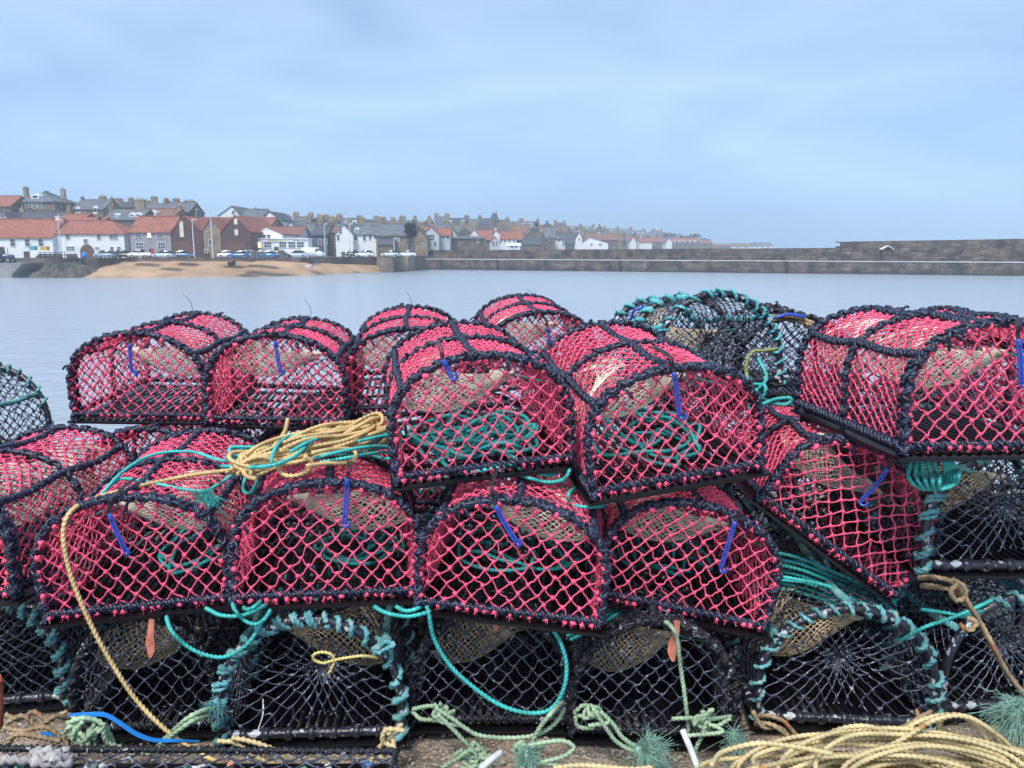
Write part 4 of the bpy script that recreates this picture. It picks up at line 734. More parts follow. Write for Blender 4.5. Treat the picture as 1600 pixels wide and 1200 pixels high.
    # end nettings
    for i, y in enumerate((0, L)):
        g = G(); inn = in_prof(W, H, .012); sg = 1 if i == 0 else -1; pull = .0 if (old != 'teal' or i) else 1.
        cen = np.array([rng.uniform(-.04, .04), H*.5])
        def end(q, y=y, sg=sg, pull=pull, cen=cen):
            if pull:
                d = q-cen; R_ = np.linalg.norm(d, axis=1)/(W*.5)+1e-6; f_ = np.clip(R_, 0, 1)**.75/np.maximum(R_, 1e-6)*np.clip(R_, 0, 1)**.25; f_ = np.where(R_ < 1, np.clip(R_, .02, 1)**.95, 1.)
                v = cen+d*f_[:, None]; return np.c_[v[:, 0], y+.10*np.clip(1-R_, 0, 1)**1.3, v[:, 1]]
            bow = .012*np.cos(q[:, 0]/W*PI)*np.sin(np.clip(q[:, 1]/H, 0, 1)*PI); return np.c_[q[:, 0], y+bow, q[:, 1]]
        fm = wobble(end, .0035, seed+i)
        b_ = net(g, rng, .050, .053, inn, fm, ((-W/2, W/2), (0, H)), r=.0024 if old is None else .0024, knot=.0064 if old is None else .0058, drop=0 if old is None else .02)
        if pull:
            C = rng.normal(0, 1, (170, 2))*[.055, .045]+cen; C = C[inn(C)]; g.blobs(fm(C)+rng.normal(0, .004, (len(C), 3)), .0045*rng.uniform(.5, 1.5, len(C)), rng, jit=.4)
            for _ in range(45):
                a_ = rng.uniform(0, 2*PI); r0 = rng.uniform(.01, .03); r1 = rng.uniform(.05, .11); P_ = np.array([cen+[math.cos(a_+b2)*rr_, math.sin(a_+b2)*rr_] for rr_, b2 in ((r0, 0), ((r0+r1)/2, rng.uniform(-.2, .2)), (r1, rng.uniform(-.3, .3)))]); g.tubes(fm(P_)[None], .0026, 5)
        if old is None:
            lowb = b_[(b_[:, 2] < .04)]; C = lowb+[0, -.012*sg, .006]; tuft(g, C[rng.random(len(C)) < .7], rng, .0075)
            ed = b_[(b_[:, 2] >= .04)]; tuft(g, ed[rng.random(len(ed)) < .3]+[0, -.008*sg, 0], rng, .007)
        out['ne%d' % i] = ('end_netting', g.mesh('end_netting', mnet))
    # inner parlour wall drawn in to a point, halfway back
    g = G(); inn = in_prof(W, H, .02); cen = np.array([.03, .5*H])
    def inner(q):
        d = q-cen; R_ = np.linalg.norm(d, axis=1)/(W*.5); f_ = np.clip(R_, .1, 1)**.4; v = cen+d*f_[:, None]; return np.c_[v[:, 0], L*.5+.12*np.clip(1-R_, 0, 1), v[:, 1]]
    net(g, rng, .05, .05, inn, wobble(inner, .006, seed+9), ((-W/2, W/2), (0, H)), r=.0022, knot=.005); out['inn'] = ('inner_netting', g.mesh('inner_netting', DARKNET))
    return out
def tuft(g, C, rng, r=.0095):
    if len(C) == 0: return
    g.blobs(C, r*rng.uniform(.55, 1.15, len(C)), rng, jit=.45); N = len(C)*7; c = np.repeat(C, 7, 0); d = rng.normal(0, 1, (N, 3)); d /= np.linalg.norm(d, axis=1, keepdims=True); d[:, 2] -= .3
    g.tubes(np.stack([c+d*r*.5, c+d*r*1.1+rng.normal(0, .001, (N, 3)), c+d*r*1.5+rng.normal(0, .002, (N, 3))], 1), np.array([.0016, .0012, .0006]), 3)
TUFTM = None
def funnel_mesh(W, H, L, side, seed, mat, low=0., ym=.22, big=1.):
    """fine beige entrance funnel: wide on one side wall, drawn to a point on the other"""
    rng = np.random.default_rng(seed); g = G(); x0, x1 = side*W*.47, -side*W*rng.uniform(.16, .3); z0 = H*.77-low; z1 = H*.70-low; y0 = ym+rng.uniform(-.02, .05)
    def f(q, _=True):
        u = q[:, 1]; th = q[:, 0]*2*PI; R_ = .082*big*(1-u)**.8+.012; bul = 1+.5*np.sin(PI*u)*(np.sin(th) < 0)
        x = x0+(x1-x0)*u; y = y0+R_*1.15*np.cos(th); z = z0+(z1-z0)*u+R_*.78*np.sin(th)*bul-.035*np.sin(PI*u); x = x-.02*np.cos(th)*side
        z = np.minimum(z, H*.93); zs = .46*H; lim = W/2*.91*np.maximum(1-np.maximum(0, (z-zs*(.65 if H > .355 else 1))/(H*.95-zs*(.65 if H > .355 else 1)))**(2.0 if H > .355 else 2.15), .01)**(1/2.15); return np.stack([np.clip(x, -lim, lim), y, z], 1)
    q = lambda p: (p[:, 1] >= 0) & (p[:, 1] <= 1)
    net(g, rng, 1/20., 1/15., lambda p: (p[:, 1] > 0) & (p[:, 1] < 1) & (p[:, 0] > -.001) & (p[:, 0] < 1.001), wobble(f, .004, seed), ((0, 1), (0, 1)), r=.0015, knot=.0, jit=.004, S_=4, sag=.001)
    # drawn cord round the point
    e = f(np.array([[0, 1.]]))[0]; tip = np.array([x1, y0, z1+.005]); g.tubes(np.array([tip+[side*.05, 0, .004], tip, tip-[side*.025, 0, 0]]), [.012, .011, .006], 7)
    me = g.mesh('entrance_funnel', mat); h = G(); a_ = tip-[side*.02, 0, 0]; b_ = np.array([-side*W*.46, y0-.05, H*.62]); h.tubes(spline([a_, (a_+b_)/2-[0, 0, .004], b_], .02), .0022, 5); return me, h.mesh('tie_string', GREENSTR)
def eyering_mesh(): pass
CR = {}
RH, RL_ = .35, .72
for i in range(4): CR['red%d' % i] = creel_meshes(.52, RH, RL_, 10+i)
for i in range(3): CR['teal%d' % i] = creel_meshes(.52, .38, .68, 30+i, 'teal')
CR['bright'] = creel_meshes(.52, .38, .68, 35, 'teal')
TEALB = M('pale_turquoise_rope', (.09, .42, .46), .85, .45, 14, .8, 300, fleck=((.30, .5, .5), 60, .6))
for v_ in CR['bright'].values():
    if v_[0] in ('hoop_lashing', 'side_rail'): v_[1].materials.clear(); v_[1].materials.append(TEALB)
CR['plain0'] = creel_meshes(.48, .37, .64, 41, 'plain'); CR['plain1'] = creel_meshes(.41, .37, .64, 42, 'plain'); CR['plain2'] = creel_meshes(.52, .365, .66, 43, 'plain')
FUN = {}
for sd in (-1, 1):
    for i in range(2): FUN['r', sd, i] = funnel_mesh(.52, RH, RL_, sd, 60+i, BEIGE); 
    FUN['o', sd, 0] = funnel_mesh(.52, .38, .66, sd, 70, BEIGEOLD, .05, .24, 1.45)
    FUN['n', sd, 0] = funnel_mesh(.40, .36, .66, sd, 71, BEIGEOLD, .04, .2, 1.25)
CMAT = {}
def Rm(yaw, p, r_): return Matrix.Rotation(yaw, 4, 'Z') @ Matrix.Rotation(p, 4, 'X') @ Matrix.Rotation(r_, 4, 'Y')
def creel(key, variant, loc, yaw, pitch, roll, label, group, fun=None, fun2=None, cat='lobster pot'):
    e = emp('lobster_pot', loc, label=label, cat=cat, group=group); m = Rm(*[math.radians(a_) for a_ in (yaw, pitch, roll)]); e.rotation_euler = m.to_euler(); CMAT[key] = Matrix.Translation(loc) @ m
    made = {}
    for k, v in CR[variant].items(): made[k] = ob(v[0], v[1], made[v[2]] if len(v) > 2 else e)
    for fk in (fun, fun2):
        if fk: o = ob('entrance_funnel', FUN[fk][0], e); ob('tie_string', FUN[fk][1], o)
        if fk and fk is fun2: o.location = (0, .3, 0)
    made['root'] = e; return made
def local(key, px, py, y=-.022):       # point of a pot's own front plane seen at (px, py)
    mi = CMAT[key].inverted(); o = mi @ Vector((0, 0, CAMZ)); d = (mi.to_3x3() @ Vector(ray(px, py))); t_ = (y-o.y)/d.y; return np.array(o+d*t_)
RG = 'pink-netted lobster pots stacked on the quay'; OG = 'old dark lobster pots in the stack'
def hook(key, root, pts, cord, jj=None):
    """blue plastic hook (two prongs) on black shock cord"""
    P = [local(key, *p, -.024) for p in pts]; C = [local(key, *p, -.02) for p in cord]; g = G(); P = spline(P, .006)
    T = P[-1]-P[0]; T /= np.linalg.norm(T); sd = np.cross(T, [0, 1, 0]); sd /= np.linalg.norm(sd)
    g.tubes(P+sd*.004, .0035, 7, caps=True); g.tubes(P-sd*.004, .0035, 7, caps=True); g.tubes(P[:4], .0062, 8, caps=True); tip = P[-1]
    g.tubes(spline([tip, tip+T*.008-[0, .006, 0]+sd*.002, tip+T*.004-[0, .012, 0]+sd*.012, tip-T*.012-[0, .013, 0]+sd*.016], .004), .0042, 7, caps=True)
    o = ob('bungee_hook', g.mesh('bungee_hook', BLUEHOOK), root); g = G(); C = [c for c in C]+[P[0]]; back = C[0]+[0, .12, .0]; 
    for s_ in (-1, 1): g.tubes(spline([back+sd*s_*.004+[0, 0, .012], C[0]+sd*s_*.004-[0, .0, -.012]]+[c+sd*s_*.003 for c in C[1:]], .008), .003, 6)
    ob('shock_cord', g.mesh('shock_cord', WIRE), o)
def wire(key, root, base, tip):
    mi = CMAT[key].inverted(); a_ = np.array(mi @ Vector(base)); b_ = np.array(mi @ Vector(tip)); m_ = (a_+b_)/2+[.012, 0, .01]
    ob('wire_end', G().tubes(spline([a_, m_, b_], .01), .0011, 4).mesh('wire_end', WIRE), root)
q = {}
def red(key, v, loc, yaw, pitch, roll, label, fun=None, hk=None, fun2=None):
    q[key] = creel(key, 'red%d' % v, loc, yaw, pitch, roll, label, RG, fun, fun2)
    if hk: hook(key, q[key]['root'], *hk)
# top layer and the row behind it
red('T1', 0, (-1.489, 3.086, .772), 2.3, 1.5, 1.4, 'pink-netted pot at the far left of the top row, against the open water', ('r', 1, 0), ([(203, 537), (205, 575), (211, 583)], [(206, 524), (204, 530)]))
red('T2', 1, (-.913, 2.983, .775), 5.5, 0, 2.8, 'pink-netted pot second from the left in the top row, above the yellow hank', ('r', -1, 1), ([(430, 533), (436, 570), (439, 582)], [(428, 520), (429, 527)]))
red('T3', 2, (-.425, 3.24, .776), 6.3, 3, -2, 'pink-netted pot with an upright wire, mostly behind the central top pot', ('r', -1, 0))
red('T4', 3, (.146, 3.72, .807), 7.5, 2.8, -3.3, 'farthest pink-netted pot, peeping over the two central top pots', ('r', -1, 1), ([(856, 512), (858, 530), (857, 545)], [(852, 502), (855, 508)]))
red('T6', 1, (-.074, 2.216, .803), 10, 2, -4.2, 'large central pink-netted pot on top of the stack, teal rope coiled inside', ('r', -1, 0), ([(692, 562), (699, 575), (706, 590)], [(690, 552), (691, 557)]))
red('T7', 2, (.485, 2.205, .775), 10.1, 4.5, -6.8, 'pink-netted top pot right of the central one, long blue hook hanging in its middle', ('r', -1, 1), ([(1053, 582), (1058, 615), (1062, 650)], [(1045, 562), (1051, 572)]))
red('T8', 0, (1.295, 2.034, .912), 1.8, -1.6, -.5, 'pink-netted pot at the far right, its whole side facing the camera', ('r', -1, 0), ([(1592, 530), (1595, 575), (1596, 600)], [(1588, 512), (1590, 522)]), ('r', -1, 1))
red('T9', 3, (1.98, 2.9, .83), 0, 0, 2, 'pink-netted pot showing only its roof behind the far right pot')
# middle layer
red('M1', 3, (-1.654, 2.089, .468), -1.5, -1.0, -2.3, 'pink-netted pot cut off by the left edge, its long side showing', ('r', 1, 0), None, ('r', 1, 1))
red('M2', 2, (-1.069, 2.124, .417), 4.6, 1.7, -4, 'pink-netted pot second from the left in the lower pink row, under the yellow line', ('r', 1, 1), ([(171, 803), (183, 832), (197, 862)], [(186, 775), (173, 790), (170, 798)]))
red('M3', 3, (-.529, 2.123, .453), 10.4, -1.9, 2.5, 'level pink-netted pot directly below the yellow hank of rope', ('r', 1, 0), ([(543, 748), (541, 785), (538, 818)], [(545, 738), (544, 743)]))
red('M4', 0, (-.012, 2.07, .425), -5, 2.5, 5, 'pink-netted pot tilted down to the right under the central top pot', ('r', 1, 1), ([(774, 790), (790, 820), (808, 848)], [(768, 765), (771, 778)]))
red('M5', 1, (.50, 2.215, .362), -3, -1, 11, 'pink-netted pot leaning clockwise at the right end of the lower pink row', ('r', -1, 0), ([(1149, 815), (1138, 850), (1126, 888)], [(1155, 800), (1151, 808)]))
red('M6', 2, (.962, 2.31, .53), -5, -3, 36, 'steeply tipped pink-netted pot wedged below the far right pot', ('r', -1, 1), ([(1388, 732), (1368, 758), (1345, 783)], [(1398, 712), (1392, 724)]))
# the supporting row behind, seen through the gaps
for k, (x, y, z, yw) in enumerate(((-2.1, 2.98, .40, 3), (-1.42, 2.98, .41, -4), (-.80, 3.02, .415, 5), (-.22, 3.06, .41, -3), (.36, 3.25, .43, 2), (.96, 3.3, .43, -3))):
    if k: red('R%d' % k, (k*3+1) % 4, (x, y, z), yw, 0, 0, 'pink-netted pot of the hidden rear row, %s from the left' % ORD[k])
def old(key, variant, loc, yaw, pitch, roll, label, fun=None): q[key] = creel(key, variant, loc, yaw, pitch, roll, label, OG, fun)
old('B1', 'teal0', (-1.682, 2.263, .028), 9.9, 0, 1, 'weathered teal-lashed pot cut off by the bottom left edge')
old('B2', 'plain1', (-1.085, 2.14, .028), 4.6, 0, .5, 'small black-roped old pot at bottom left behind the hanging yellow line', ('n', -1, 0))
old('B3', 'teal1', (-.586, 2.103, .028), 3.7, 0, .5, 'old teal-lashed pot on the ground with a thin yellow loop in its net', ('o', 1, 0))
old('B4', 'plain0', (-.062, 2.171, .028), 0, 0, 0, 'black-roped old pot on the ground crossed by the big hanging teal loop', ('n', -1, 0))
old('B5', 'plain0', (.415, 2.112, .028), -2.9, 0, 0, 'black-roped old pot on the ground with an orange tag and frayed green rope', ('n', -1, 0))
old('B6', 'teal2', (1.001, 2.172, .028), -4.4, 0, 0, 'old teal-lashed pot on the ground behind the big buff rope pile', ('o', -1, 0))
old('B7', 'teal0', (1.58, 2.257, .028), 5.5, 0, 0, 'old teal-lashed pot cut off by the bottom right edge')
old('M7', 'teal1', (1.49, 2.24, .49), 0, -1, 0, 'old black pot under the far right pink one, above the bottom right pot', ('o', -1, 0))
old('M8', 'plain2', (1.55, 2.98, .50), 3, 0, 0, 'dark old pot added in the rear row to block light under the far right pink pot', ('o', 1, 0))  # added to close a gap where light showed through behind the front pot
old('M9', 'plain2', (2.06, 2.35, .49), -3, 0, 0, 'unseen dark old pot added outside the right edge to block light under the pink pots')  # out of view, added to keep the space below the pink pots dark
old('T5', 'bright', (.82, 3.05, .90), 11, -6, -4, 'old dark-netted pot with bright teal-wrapped arch standing against the water', ('o', -1, 0))
old('T5b', 'plain2', (1.22, 3.35, .80), -6, 0, 0, 'dark old pot with a brown rope rim, squeezed between teal arch and far right pot')
old('TL', 'teal2', (-2.53, 2.95, .53), -10, 0, 4, 'old dark pot at the left edge standing alone against the water')
for k, (x, y) in enumerate(((-2.1, 2.98), (-1.45, 2.95), (-.85, 3.0), (-.25, 3.0), (.35, 3.05), (.95, 3.1), (1.6, 3.1))):
    old('S%d' % k, ('plain2', 'teal1')[k % 2], (x, y, .028), (3, -4, 2)[k % 3], 0, 0, 'dark old pot of the hidden rear ground row, %s from the left' % ORD[k])
for key, b_, t_ in (('T1', (302, 490), (286, 460)), ('T2', (486, 503), (476, 468)), ('T3', (642, 492), (636, 456)), ('T4', (835, 474), (824, 452))):
    yb = CMAT[key].translation.y+.68; wire(key, q[key]['root'], PY(*b_, yb), PY(*t_, yb))

# ================================================================== ROPES AND LITTER
def rope_thing(name, label, paths, r, mat, ds=None, group=None, cat='rope', fuzz=0, seed=0, S_=9):
    rng = np.random.default_rng(seed); g = G()
    for P in paths: g.rope(spline(P, ds or r*.75), r, fuzz=fuzz, rng=rng, S=S_)
    return ob(name, g.mesh(name, mat), label=label, cat=cat, group=group)
def fray(P, d, n, ln, seed, spread=.5, r=.0007):
    rng = np.random.default_rng(seed); P = np.asarray(P); dd = np.asarray(d)/np.linalg.norm(d)+rng.normal(0, spread, (n, 3)); dd /= np.linalg.norm(dd, axis=1, keepdims=True); l = ln*rng.uniform(.4, 1.1, (n, 1))
    b0 = P+rng.normal(0, .003, (n, 3)); K = [b0]; curl = rng.normal(0, .6, (n, 3))*rng.uniform(.3, 1.3, (n, 1))
    for k in range(1, 7): u = k/6; K.append(b0+dd*l*u+curl*l*u*u*.7+np.sin(u*9+rng.uniform(0, 6, (n, 1)))*rng.normal(0, .09, (n, 3))*l+np.array([0, 0, -1])*l*u*u*.5)
    return np.stack(K, 1), r
# yellow hank on the roof of the pot below
def hank(A, B, n, wid, seed, r, lift, fan=1., narrow=.35):
    rng = np.random.default_rng(seed); A = np.array(A); B = np.array(B); ax = B-A; L = np.linalg.norm(ax); ax /= L; sd = np.cross([0, 0, 1], ax); sd /= np.linalg.norm(sd); up = np.cross(ax, sd); pts = []
    for k in range(n):
        w_ = wid*rng.uniform(.45, 1.15); e0 = rng.uniform(-.03, .02); e1 = rng.uniform(-.05, .03); off = rng.uniform(-.4, .4)*wid; h = lift*rng.uniform(0, 1)
        for th in np.linspace(0, 2*PI, 14, endpoint=False):
            u = .5-.5*math.cos(th); uu = e0+u*(L+e1-e0); ww = math.sin(th)*w_*(narrow+(1-narrow)*u**.6)
            pts.append(A+ax*uu+sd*(ww+off*(narrow+(1-narrow)*u))+up*(h+.012*math.sin(th*2+k)+rng.normal(0, .007))+sd*rng.normal(0, .009))
    return pts
yb_ = hank(PZ(378, 738, .825), PZ(600, 672, .865), 13, .10, 3, .0052, .035, narrow=.6)
tail = [PZ(395, 727, .81), PZ(345, 736, .80), PY(300, 742, 2.33), PY(200, 764, 2.21), PY(135, 784, 2.12), PY(106, 806, 2.05), PY(99, 840, 2.03), PY(108, 890, 2.02), PY(126, 940, 2.01), PY(150, 992, 2.0), PY(180, 1045, 1.99), PY(214, 1095, 1.98), PY(262, 1143, 1.965), PY(312, 1177, 1.95), PY(352, 1195, 1.9)]
rope_thing('rope_hank', 'yellow rope hank on the middle pots, its line hanging down to bottom left', [yb_, tail, [PZ(392, 742, .83), PZ(396, 722, .85), PZ(388, 712, .86), PZ(378, 722, .85), PZ(384, 742, .83), PZ(400, 748, .83)], [PZ(415, 715, .85), PZ(430, 695, .87), PZ(445, 675, .88), PZ(450, 655, .89)], [PZ(434, 724, .86), PZ(438, 738, .83), PZ(455, 744, .82), PZ(478, 738, .83), PZ(488, 724, .86), PZ(476, 713, .885)], [PZ(488, 708, .885), PZ(520, 702, .88), PZ(550, 703, .865), PZ(557, 714, .85), PZ(543, 723, .84), PZ(512, 724, .85), PZ(480, 728, .86)]], .0060, YELLOW)
th_ = hank(PZ(372, 720, .80), PZ(628, 690, .83), 4, .055, 9, .005, .03, narrow=.5)
ZB = .885
g_teal = [[PZ(346, 728, .81), PZ(385, 730, .84), PZ(425, 727, ZB), PZ(458, 715, ZB), PZ(477, 698, ZB), PZ(476, 684, ZB), PZ(458, 680, ZB), PZ(440, 690, ZB), PZ(428, 706, ZB), PZ(424, 724, ZB-.02)], [PZ(455, 706, .89), PZ(480, 692, .895), PZ(512, 680, .89)],
          [PZ(490, 716, .865), PZ(530, 706, .88), PZ(580, 698, .87), PZ(622, 700, .83)], [PZ(500, 722, .84), PZ(545, 715, .85), PZ(590, 708, .84), PZ(625, 706, .82)], [PZ(560, 690, .885), PZ(595, 682, .88), PZ(628, 680, .85)], th_, [PZ(600, 668, .86), PZ(622, 676, .85), PZ(628, 700, .83), PZ(612, 716, .82), PZ(585, 712, .82), PZ(575, 700, .83)], [PY(400, 708, 2.46), PY(352, 720, 2.40), PY(300, 706, 2.5), PY(242, 710, 2.47), PY(195, 735, 2.33), PY(160, 772, 2.2), PY(150, 790, 2.15)],
          [PY(152, 784, 2.16), PY(175, 757, 2.26), PY(195, 748, 2.3), PY(240, 755, 2.27), PY(290, 765, 2.24), PY(318, 768, 2.24)], [PY(322, 768, 2.24), PY(345, 755, 2.3), PY(370, 735, 2.36), PY(390, 715, 2.44)], [PY(385, 742, 2.36), PY(380, 765, 2.28), PY(392, 770, 2.27), PY(402, 752, 2.33)]]
tg = rope_thing('rope_hank', 'bright teal rope looped under the yellow hank, with one frayed knot', g_teal, .0050, TEAL)
g = G(); 
for d in ((-.6, -.3, -.1), (.5, -.4, -.5), (-.1, -.3, -.9)): V_, r_ = fray(PY(326, 768, 2.23), d, 60, .055, 5, .35); g.tubes(V_, r_, 3)
g.blobs([PY(326, 768, 2.235)], .012, np.random.default_rng(1)); ob('frayed_end', g.mesh('frayed_end', TEAL), tg).matrix_parent_inverse = Matrix()
def coil(key, cx, cy, n, rx, ry, seed, z0=.008, zr=.03, mat=TEAL, r=.0058, label='', top=None):
    rng = np.random.default_rng(seed); pts = []
    for k in range(n):
        a_, b_ = rx*rng.uniform(.4, 1.1), ry*rng.uniform(.4, 1.1); ox, oy = rng.normal(0, .05, 2); ph = rng.uniform(-.9, .9)
        for th in np.linspace(0, 2*PI, 10, endpoint=False): pts.append(np.array([cx+np.clip(ox+a_*math.cos(th+ph)+rng.normal(0, .012), -.2, .2), cy+oy+b_*math.sin(th+ph)+rng.normal(0, .012), z0+zr*rng.uniform(.1, 1)*min(1, k/3+.2)]))
    m = CMAT[key]; return rope_thing('rope_coil', label, [[np.array(m @ Vector(p)) for p in pts]], r, mat)
coil('T6', .0, .27, 10, .2, .22, 1, label='teal rope coiled on the floor inside the central top pot', zr=.07, r=.006)
coil('T7', .05, .40, 5, .17, .24, 2, label='teal rope coiled inside the top pot right of the central one', zr=.07)
coil('M3', .03, .44, 3, .18, .2, 3, label='teal rope lying inside the pot below the yellow hank', zr=.05)
coil('M4', .0, .44, 3, .18, .2, 4, label='teal rope lying inside the pot below the central top one', zr=.05)
coil('M2', .08, .44, 3, .14, .2, 5, label='teal rope lying inside the pot under the yellow line', zr=.05)
coil('M5', .05, .44, 3, .14, .2, 6, label='teal rope lying inside the clockwise leaning pot', zr=.05)
Pq = lambda L_, y: [PY(a_, b_, (y if len(c_) == 0 else c_[0])) for a_, b_, *c_ in L_]
T_ = rope_thing
T_('rope', 'teal rope loop sagging below the gap left of the teal-lashed pot', [Pq([(258, 955, 2.15), (268, 985), (290, 1008), (320, 1023), (352, 1026), (385, 1008), (408, 975, 2.08), (422, 945, 2.2)], 2.04)], .0055, TEAL)
T_('rope', 'small tangle of teal rope under the level pot, above the teal-lashed one', [Pq([(362, 928, 2.2), (366, 950), (380, 968), (400, 975), (418, 962), (428, 938, 2.2)], 2.03), Pq([(322, 950, 2.1), (345, 961), (375, 962), (402, 952), (425, 940, 2.15)], 2.03), Pq([(372, 938, 2.2), (385, 952), (402, 945), (412, 935, 2.2)], 2.04)], .0052, TEAL)
T_('rope', 'big teal rope loop hanging over the front of a black-roped ground pot', [Pq([(655, 930, 2.2), (668, 950), (677, 995), (700, 1036), (735, 1070), (780, 1101), (825, 1114), (860, 1108), (880, 1078), (885, 1040), (876, 1005), (860, 978), (842, 952, 2.2)], 2.08)], .0060, TEAL)
T_('rope', 'teal rope draped between the level pot and its right neighbour', [Pq([(575, 940, 2.2), (600, 956), (632, 963), (665, 958), (700, 948, 2.2)], 2.07), Pq([(612, 942, 2.2), (632, 954), (655, 950), (668, 940, 2.2)], 2.08)], .0055, TEAL)
T_('rope', 'teal rope stretched down between the tilted and the leaning pink pots', [Pq([(985, 945, 2.3), (955, 965), (925, 983), (890, 1000, 2.2)], 2.2), Pq([(972, 945, 2.3), (945, 963), (915, 980), (885, 994, 2.2)], 2.22)], .0055, TEAL)
T_('rope', 'teal rope loop poking out under the central top pot', [Pq([(790, 735, 2.45), (818, 744), (850, 753), (878, 750), (890, 735), (886, 722, 2.4)], 2.24), Pq([(800, 730, 2.4), (830, 738), (860, 742), (876, 733, 2.3)], 2.26)], .0055, TEAL)
T_('rope', 'short teal rope end below the gap of the two central top pots', [Pq([(898, 762, 2.3), (889, 772), (890, 784), (904, 791), (932, 792), (945, 790, 2.3)], 2.2)], .0052, TEAL)
T_('rope', 'faded green rope hanging from the leaning pot down over the ground pot', [Pq([(1030, 966, 2.2), (1048, 978), (1058, 1000), (1063, 1040), (1070, 1090), (1075, 1135), (1073, 1150)], 2.05)], .0058, GREENOLD, fuzz=.06)
T_('rope', 'teal rope stretched across above the bottom right pot', [Pq([(1400, 1005, 2.2), (1440, 982), (1480, 968), (1520, 952), (1550, 938, 2.2)], 2.12), Pq([(1440, 952, 2.2), (1480, 958), (1505, 963), (1535, 955, 2.2)], 2.13)], .0052, TEAL)
P1 = Pq([(1436, 903, 2.15), (1462, 902), (1490, 912), (1508, 935), (1530, 970), (1552, 1010), (1575, 1052), (1605, 1092)], 2.02); P2 = Pq([(1440, 915, 2.15), (1470, 918), (1498, 928), (1522, 960), (1545, 1000), (1572, 1050), (1600, 1085)], 2.035)
T_('rope', 'thick brown rope running down at the far right, knotted halfway', [P1, P2, Pq([(1488, 905, 2.02), (1505, 915), (1508, 932), (1494, 938), (1486, 925), (1496, 912, 2.0)], 1.99), Pq([(1500, 975, 2.03), (1515, 985), (1525, 972), (1512, 966, 2.0)], 2.0)], .0065, BROWNROPE, fuzz=.12)
lp = []
for k in range(5): c = (1433+k*9, 745); lp.append(Pq([(1425+k*8, 722, 2.3), (1420+k*12, 745), (1440+k*7, 764), (1468+k*6, 756), (1478+k*5, 738), (1475+k*3, 722, 2.3)], 2.1-.01*k))
T_('rope', 'bunch of bright teal rope loops hanging under the far right pot', lp, .0052, TEAL)
T_('rope', 'bundle of teal strands running diagonally beneath the steeply tipped pot', [Pq([(1205, 862+9*k, 2.4+.02*k), (1250, 872+9*k), (1300, 893+8*k), (1350, 915+6*k), (1400, 938+4*k, 2.4)], 2.38+.015*(k % 2)) for k in range(7)]+[Pq([(1215, 905-5*k, 2.35), (1290, 915), (1345, 942), (1390, 940), (1412, 925+4*k, 2.35)], 2.33) for k in range(2)], .0055, TEAL)
T_('rope', 'loose teal rope knot left of the far right pot', [Pq([(1165, 588, 2.75), (1182, 612), (1200, 628), (1228, 632), (1236, 622), (1212, 624), (1182, 636, 2.5)], 2.6), Pq([(1178, 600, 2.7), (1196, 604), (1190, 622), (1174, 618), (1170, 640)], 2.58), Pq([(1185, 560, 2.8), (1198, 590), (1180, 612)], 2.62)], .0058, TEAL)
T_('rope', 'yellow green rope twisted at the side of the teal arched pot', [Pq([(1168, 592, 2.85), (1166, 570), (1176, 550), (1196, 548), (1215, 545, 2.9)], 2.86)], .0065, M('olive_rope', (.33, .36, .14), .85, .4, 15, .6, 400), fuzz=.1)
T_('rope', 'brown rope laid along the rim of the dark pot behind the far right one', [Pq([(1192, 500, 3.3), (1215, 495), (1245, 497), (1272, 505, 3.3)], 3.31), Pq([(1195, 503, 3.3), (1230, 499), (1268, 508, 3.3)], 3.32)], .0085, BROWNROPE, fuzz=.1)
for k, (pts, yy) in enumerate((([(985, 500), (990, 486), (1004, 480)], 3.05), ([(1212, 497), (1232, 492), (1258, 496)], 3.28))):
    g = G(); P = spline(Pq(pts, yy), .01); g.tubes(P, .005, 7, caps=True); g.tubes(P+[.006, .01, .004], .005, 7, caps=True); ob('bungee_hook', g.mesh('bungee_hook', BLUEHOOK), label=['blue plastic hook on the shoulder of the teal arched pot', 'blue plastic hook lying on the brown roped rim'][k], cat='hook')
# mooring ropes along the feet of the ground pots
T_('rope', 'green rope tied round the foot of the crossed ground pot, sagging to the right', [Pq([(645, 1108, 2.1), (670, 1103), (690, 1108), (686, 1122), (660, 1124), (645, 1112, 2.1)], 2.06), Pq([(680, 1106), (705, 1122), (730, 1140), (752, 1150), (800, 1153), (838, 1148), (868, 1130), (882, 1108, 2.1)], 2.0), Pq([(684, 1116), (708, 1140), (730, 1163), (750, 1182), (775, 1194)], 1.96), Pq([(880, 1096, 2.1), (862, 1114), (845, 1134), (832, 1158), (826, 1180)], 1.98), Pq([(690, 1200), (715, 1185), (735, 1172), (745, 1185), (738, 1200), (722, 1190)], 1.93), Pq([(826, 1165), (850, 1160), (880, 1158), (896, 1168), (880, 1182), (850, 1190), (820, 1200)], 1.93)], .0058, GREENOLD, fuzz=.08)
T_('rope', 'green rope tied round the foot of the pot with the orange tag', [Pq([(898, 1112, 2.08), (905, 1118), (935, 1120), (936, 1108), (912, 1102), (899, 1112)], 2.02), Pq([(899, 1120), (903, 1135), (925, 1137), (932, 1128)], 2.02), Pq([(930, 1112), (945, 1135), (962, 1158), (985, 1172), (1005, 1178)], 1.98), Pq([(938, 1112), (958, 1132), (972, 1152), (995, 1168)], 1.99), Pq([(1050, 1123, 2.05), (1080, 1122), (1110, 1124), (1142, 1120, 2.1)], 2.03), Pq([(1104, 1126), (1096, 1150), (1086, 1178), (1100, 1200)], 1.98), Pq([(1142, 1122), (1118, 1135), (1100, 1128)], 2.02)], .0058, GREENOLD, fuzz=.08)
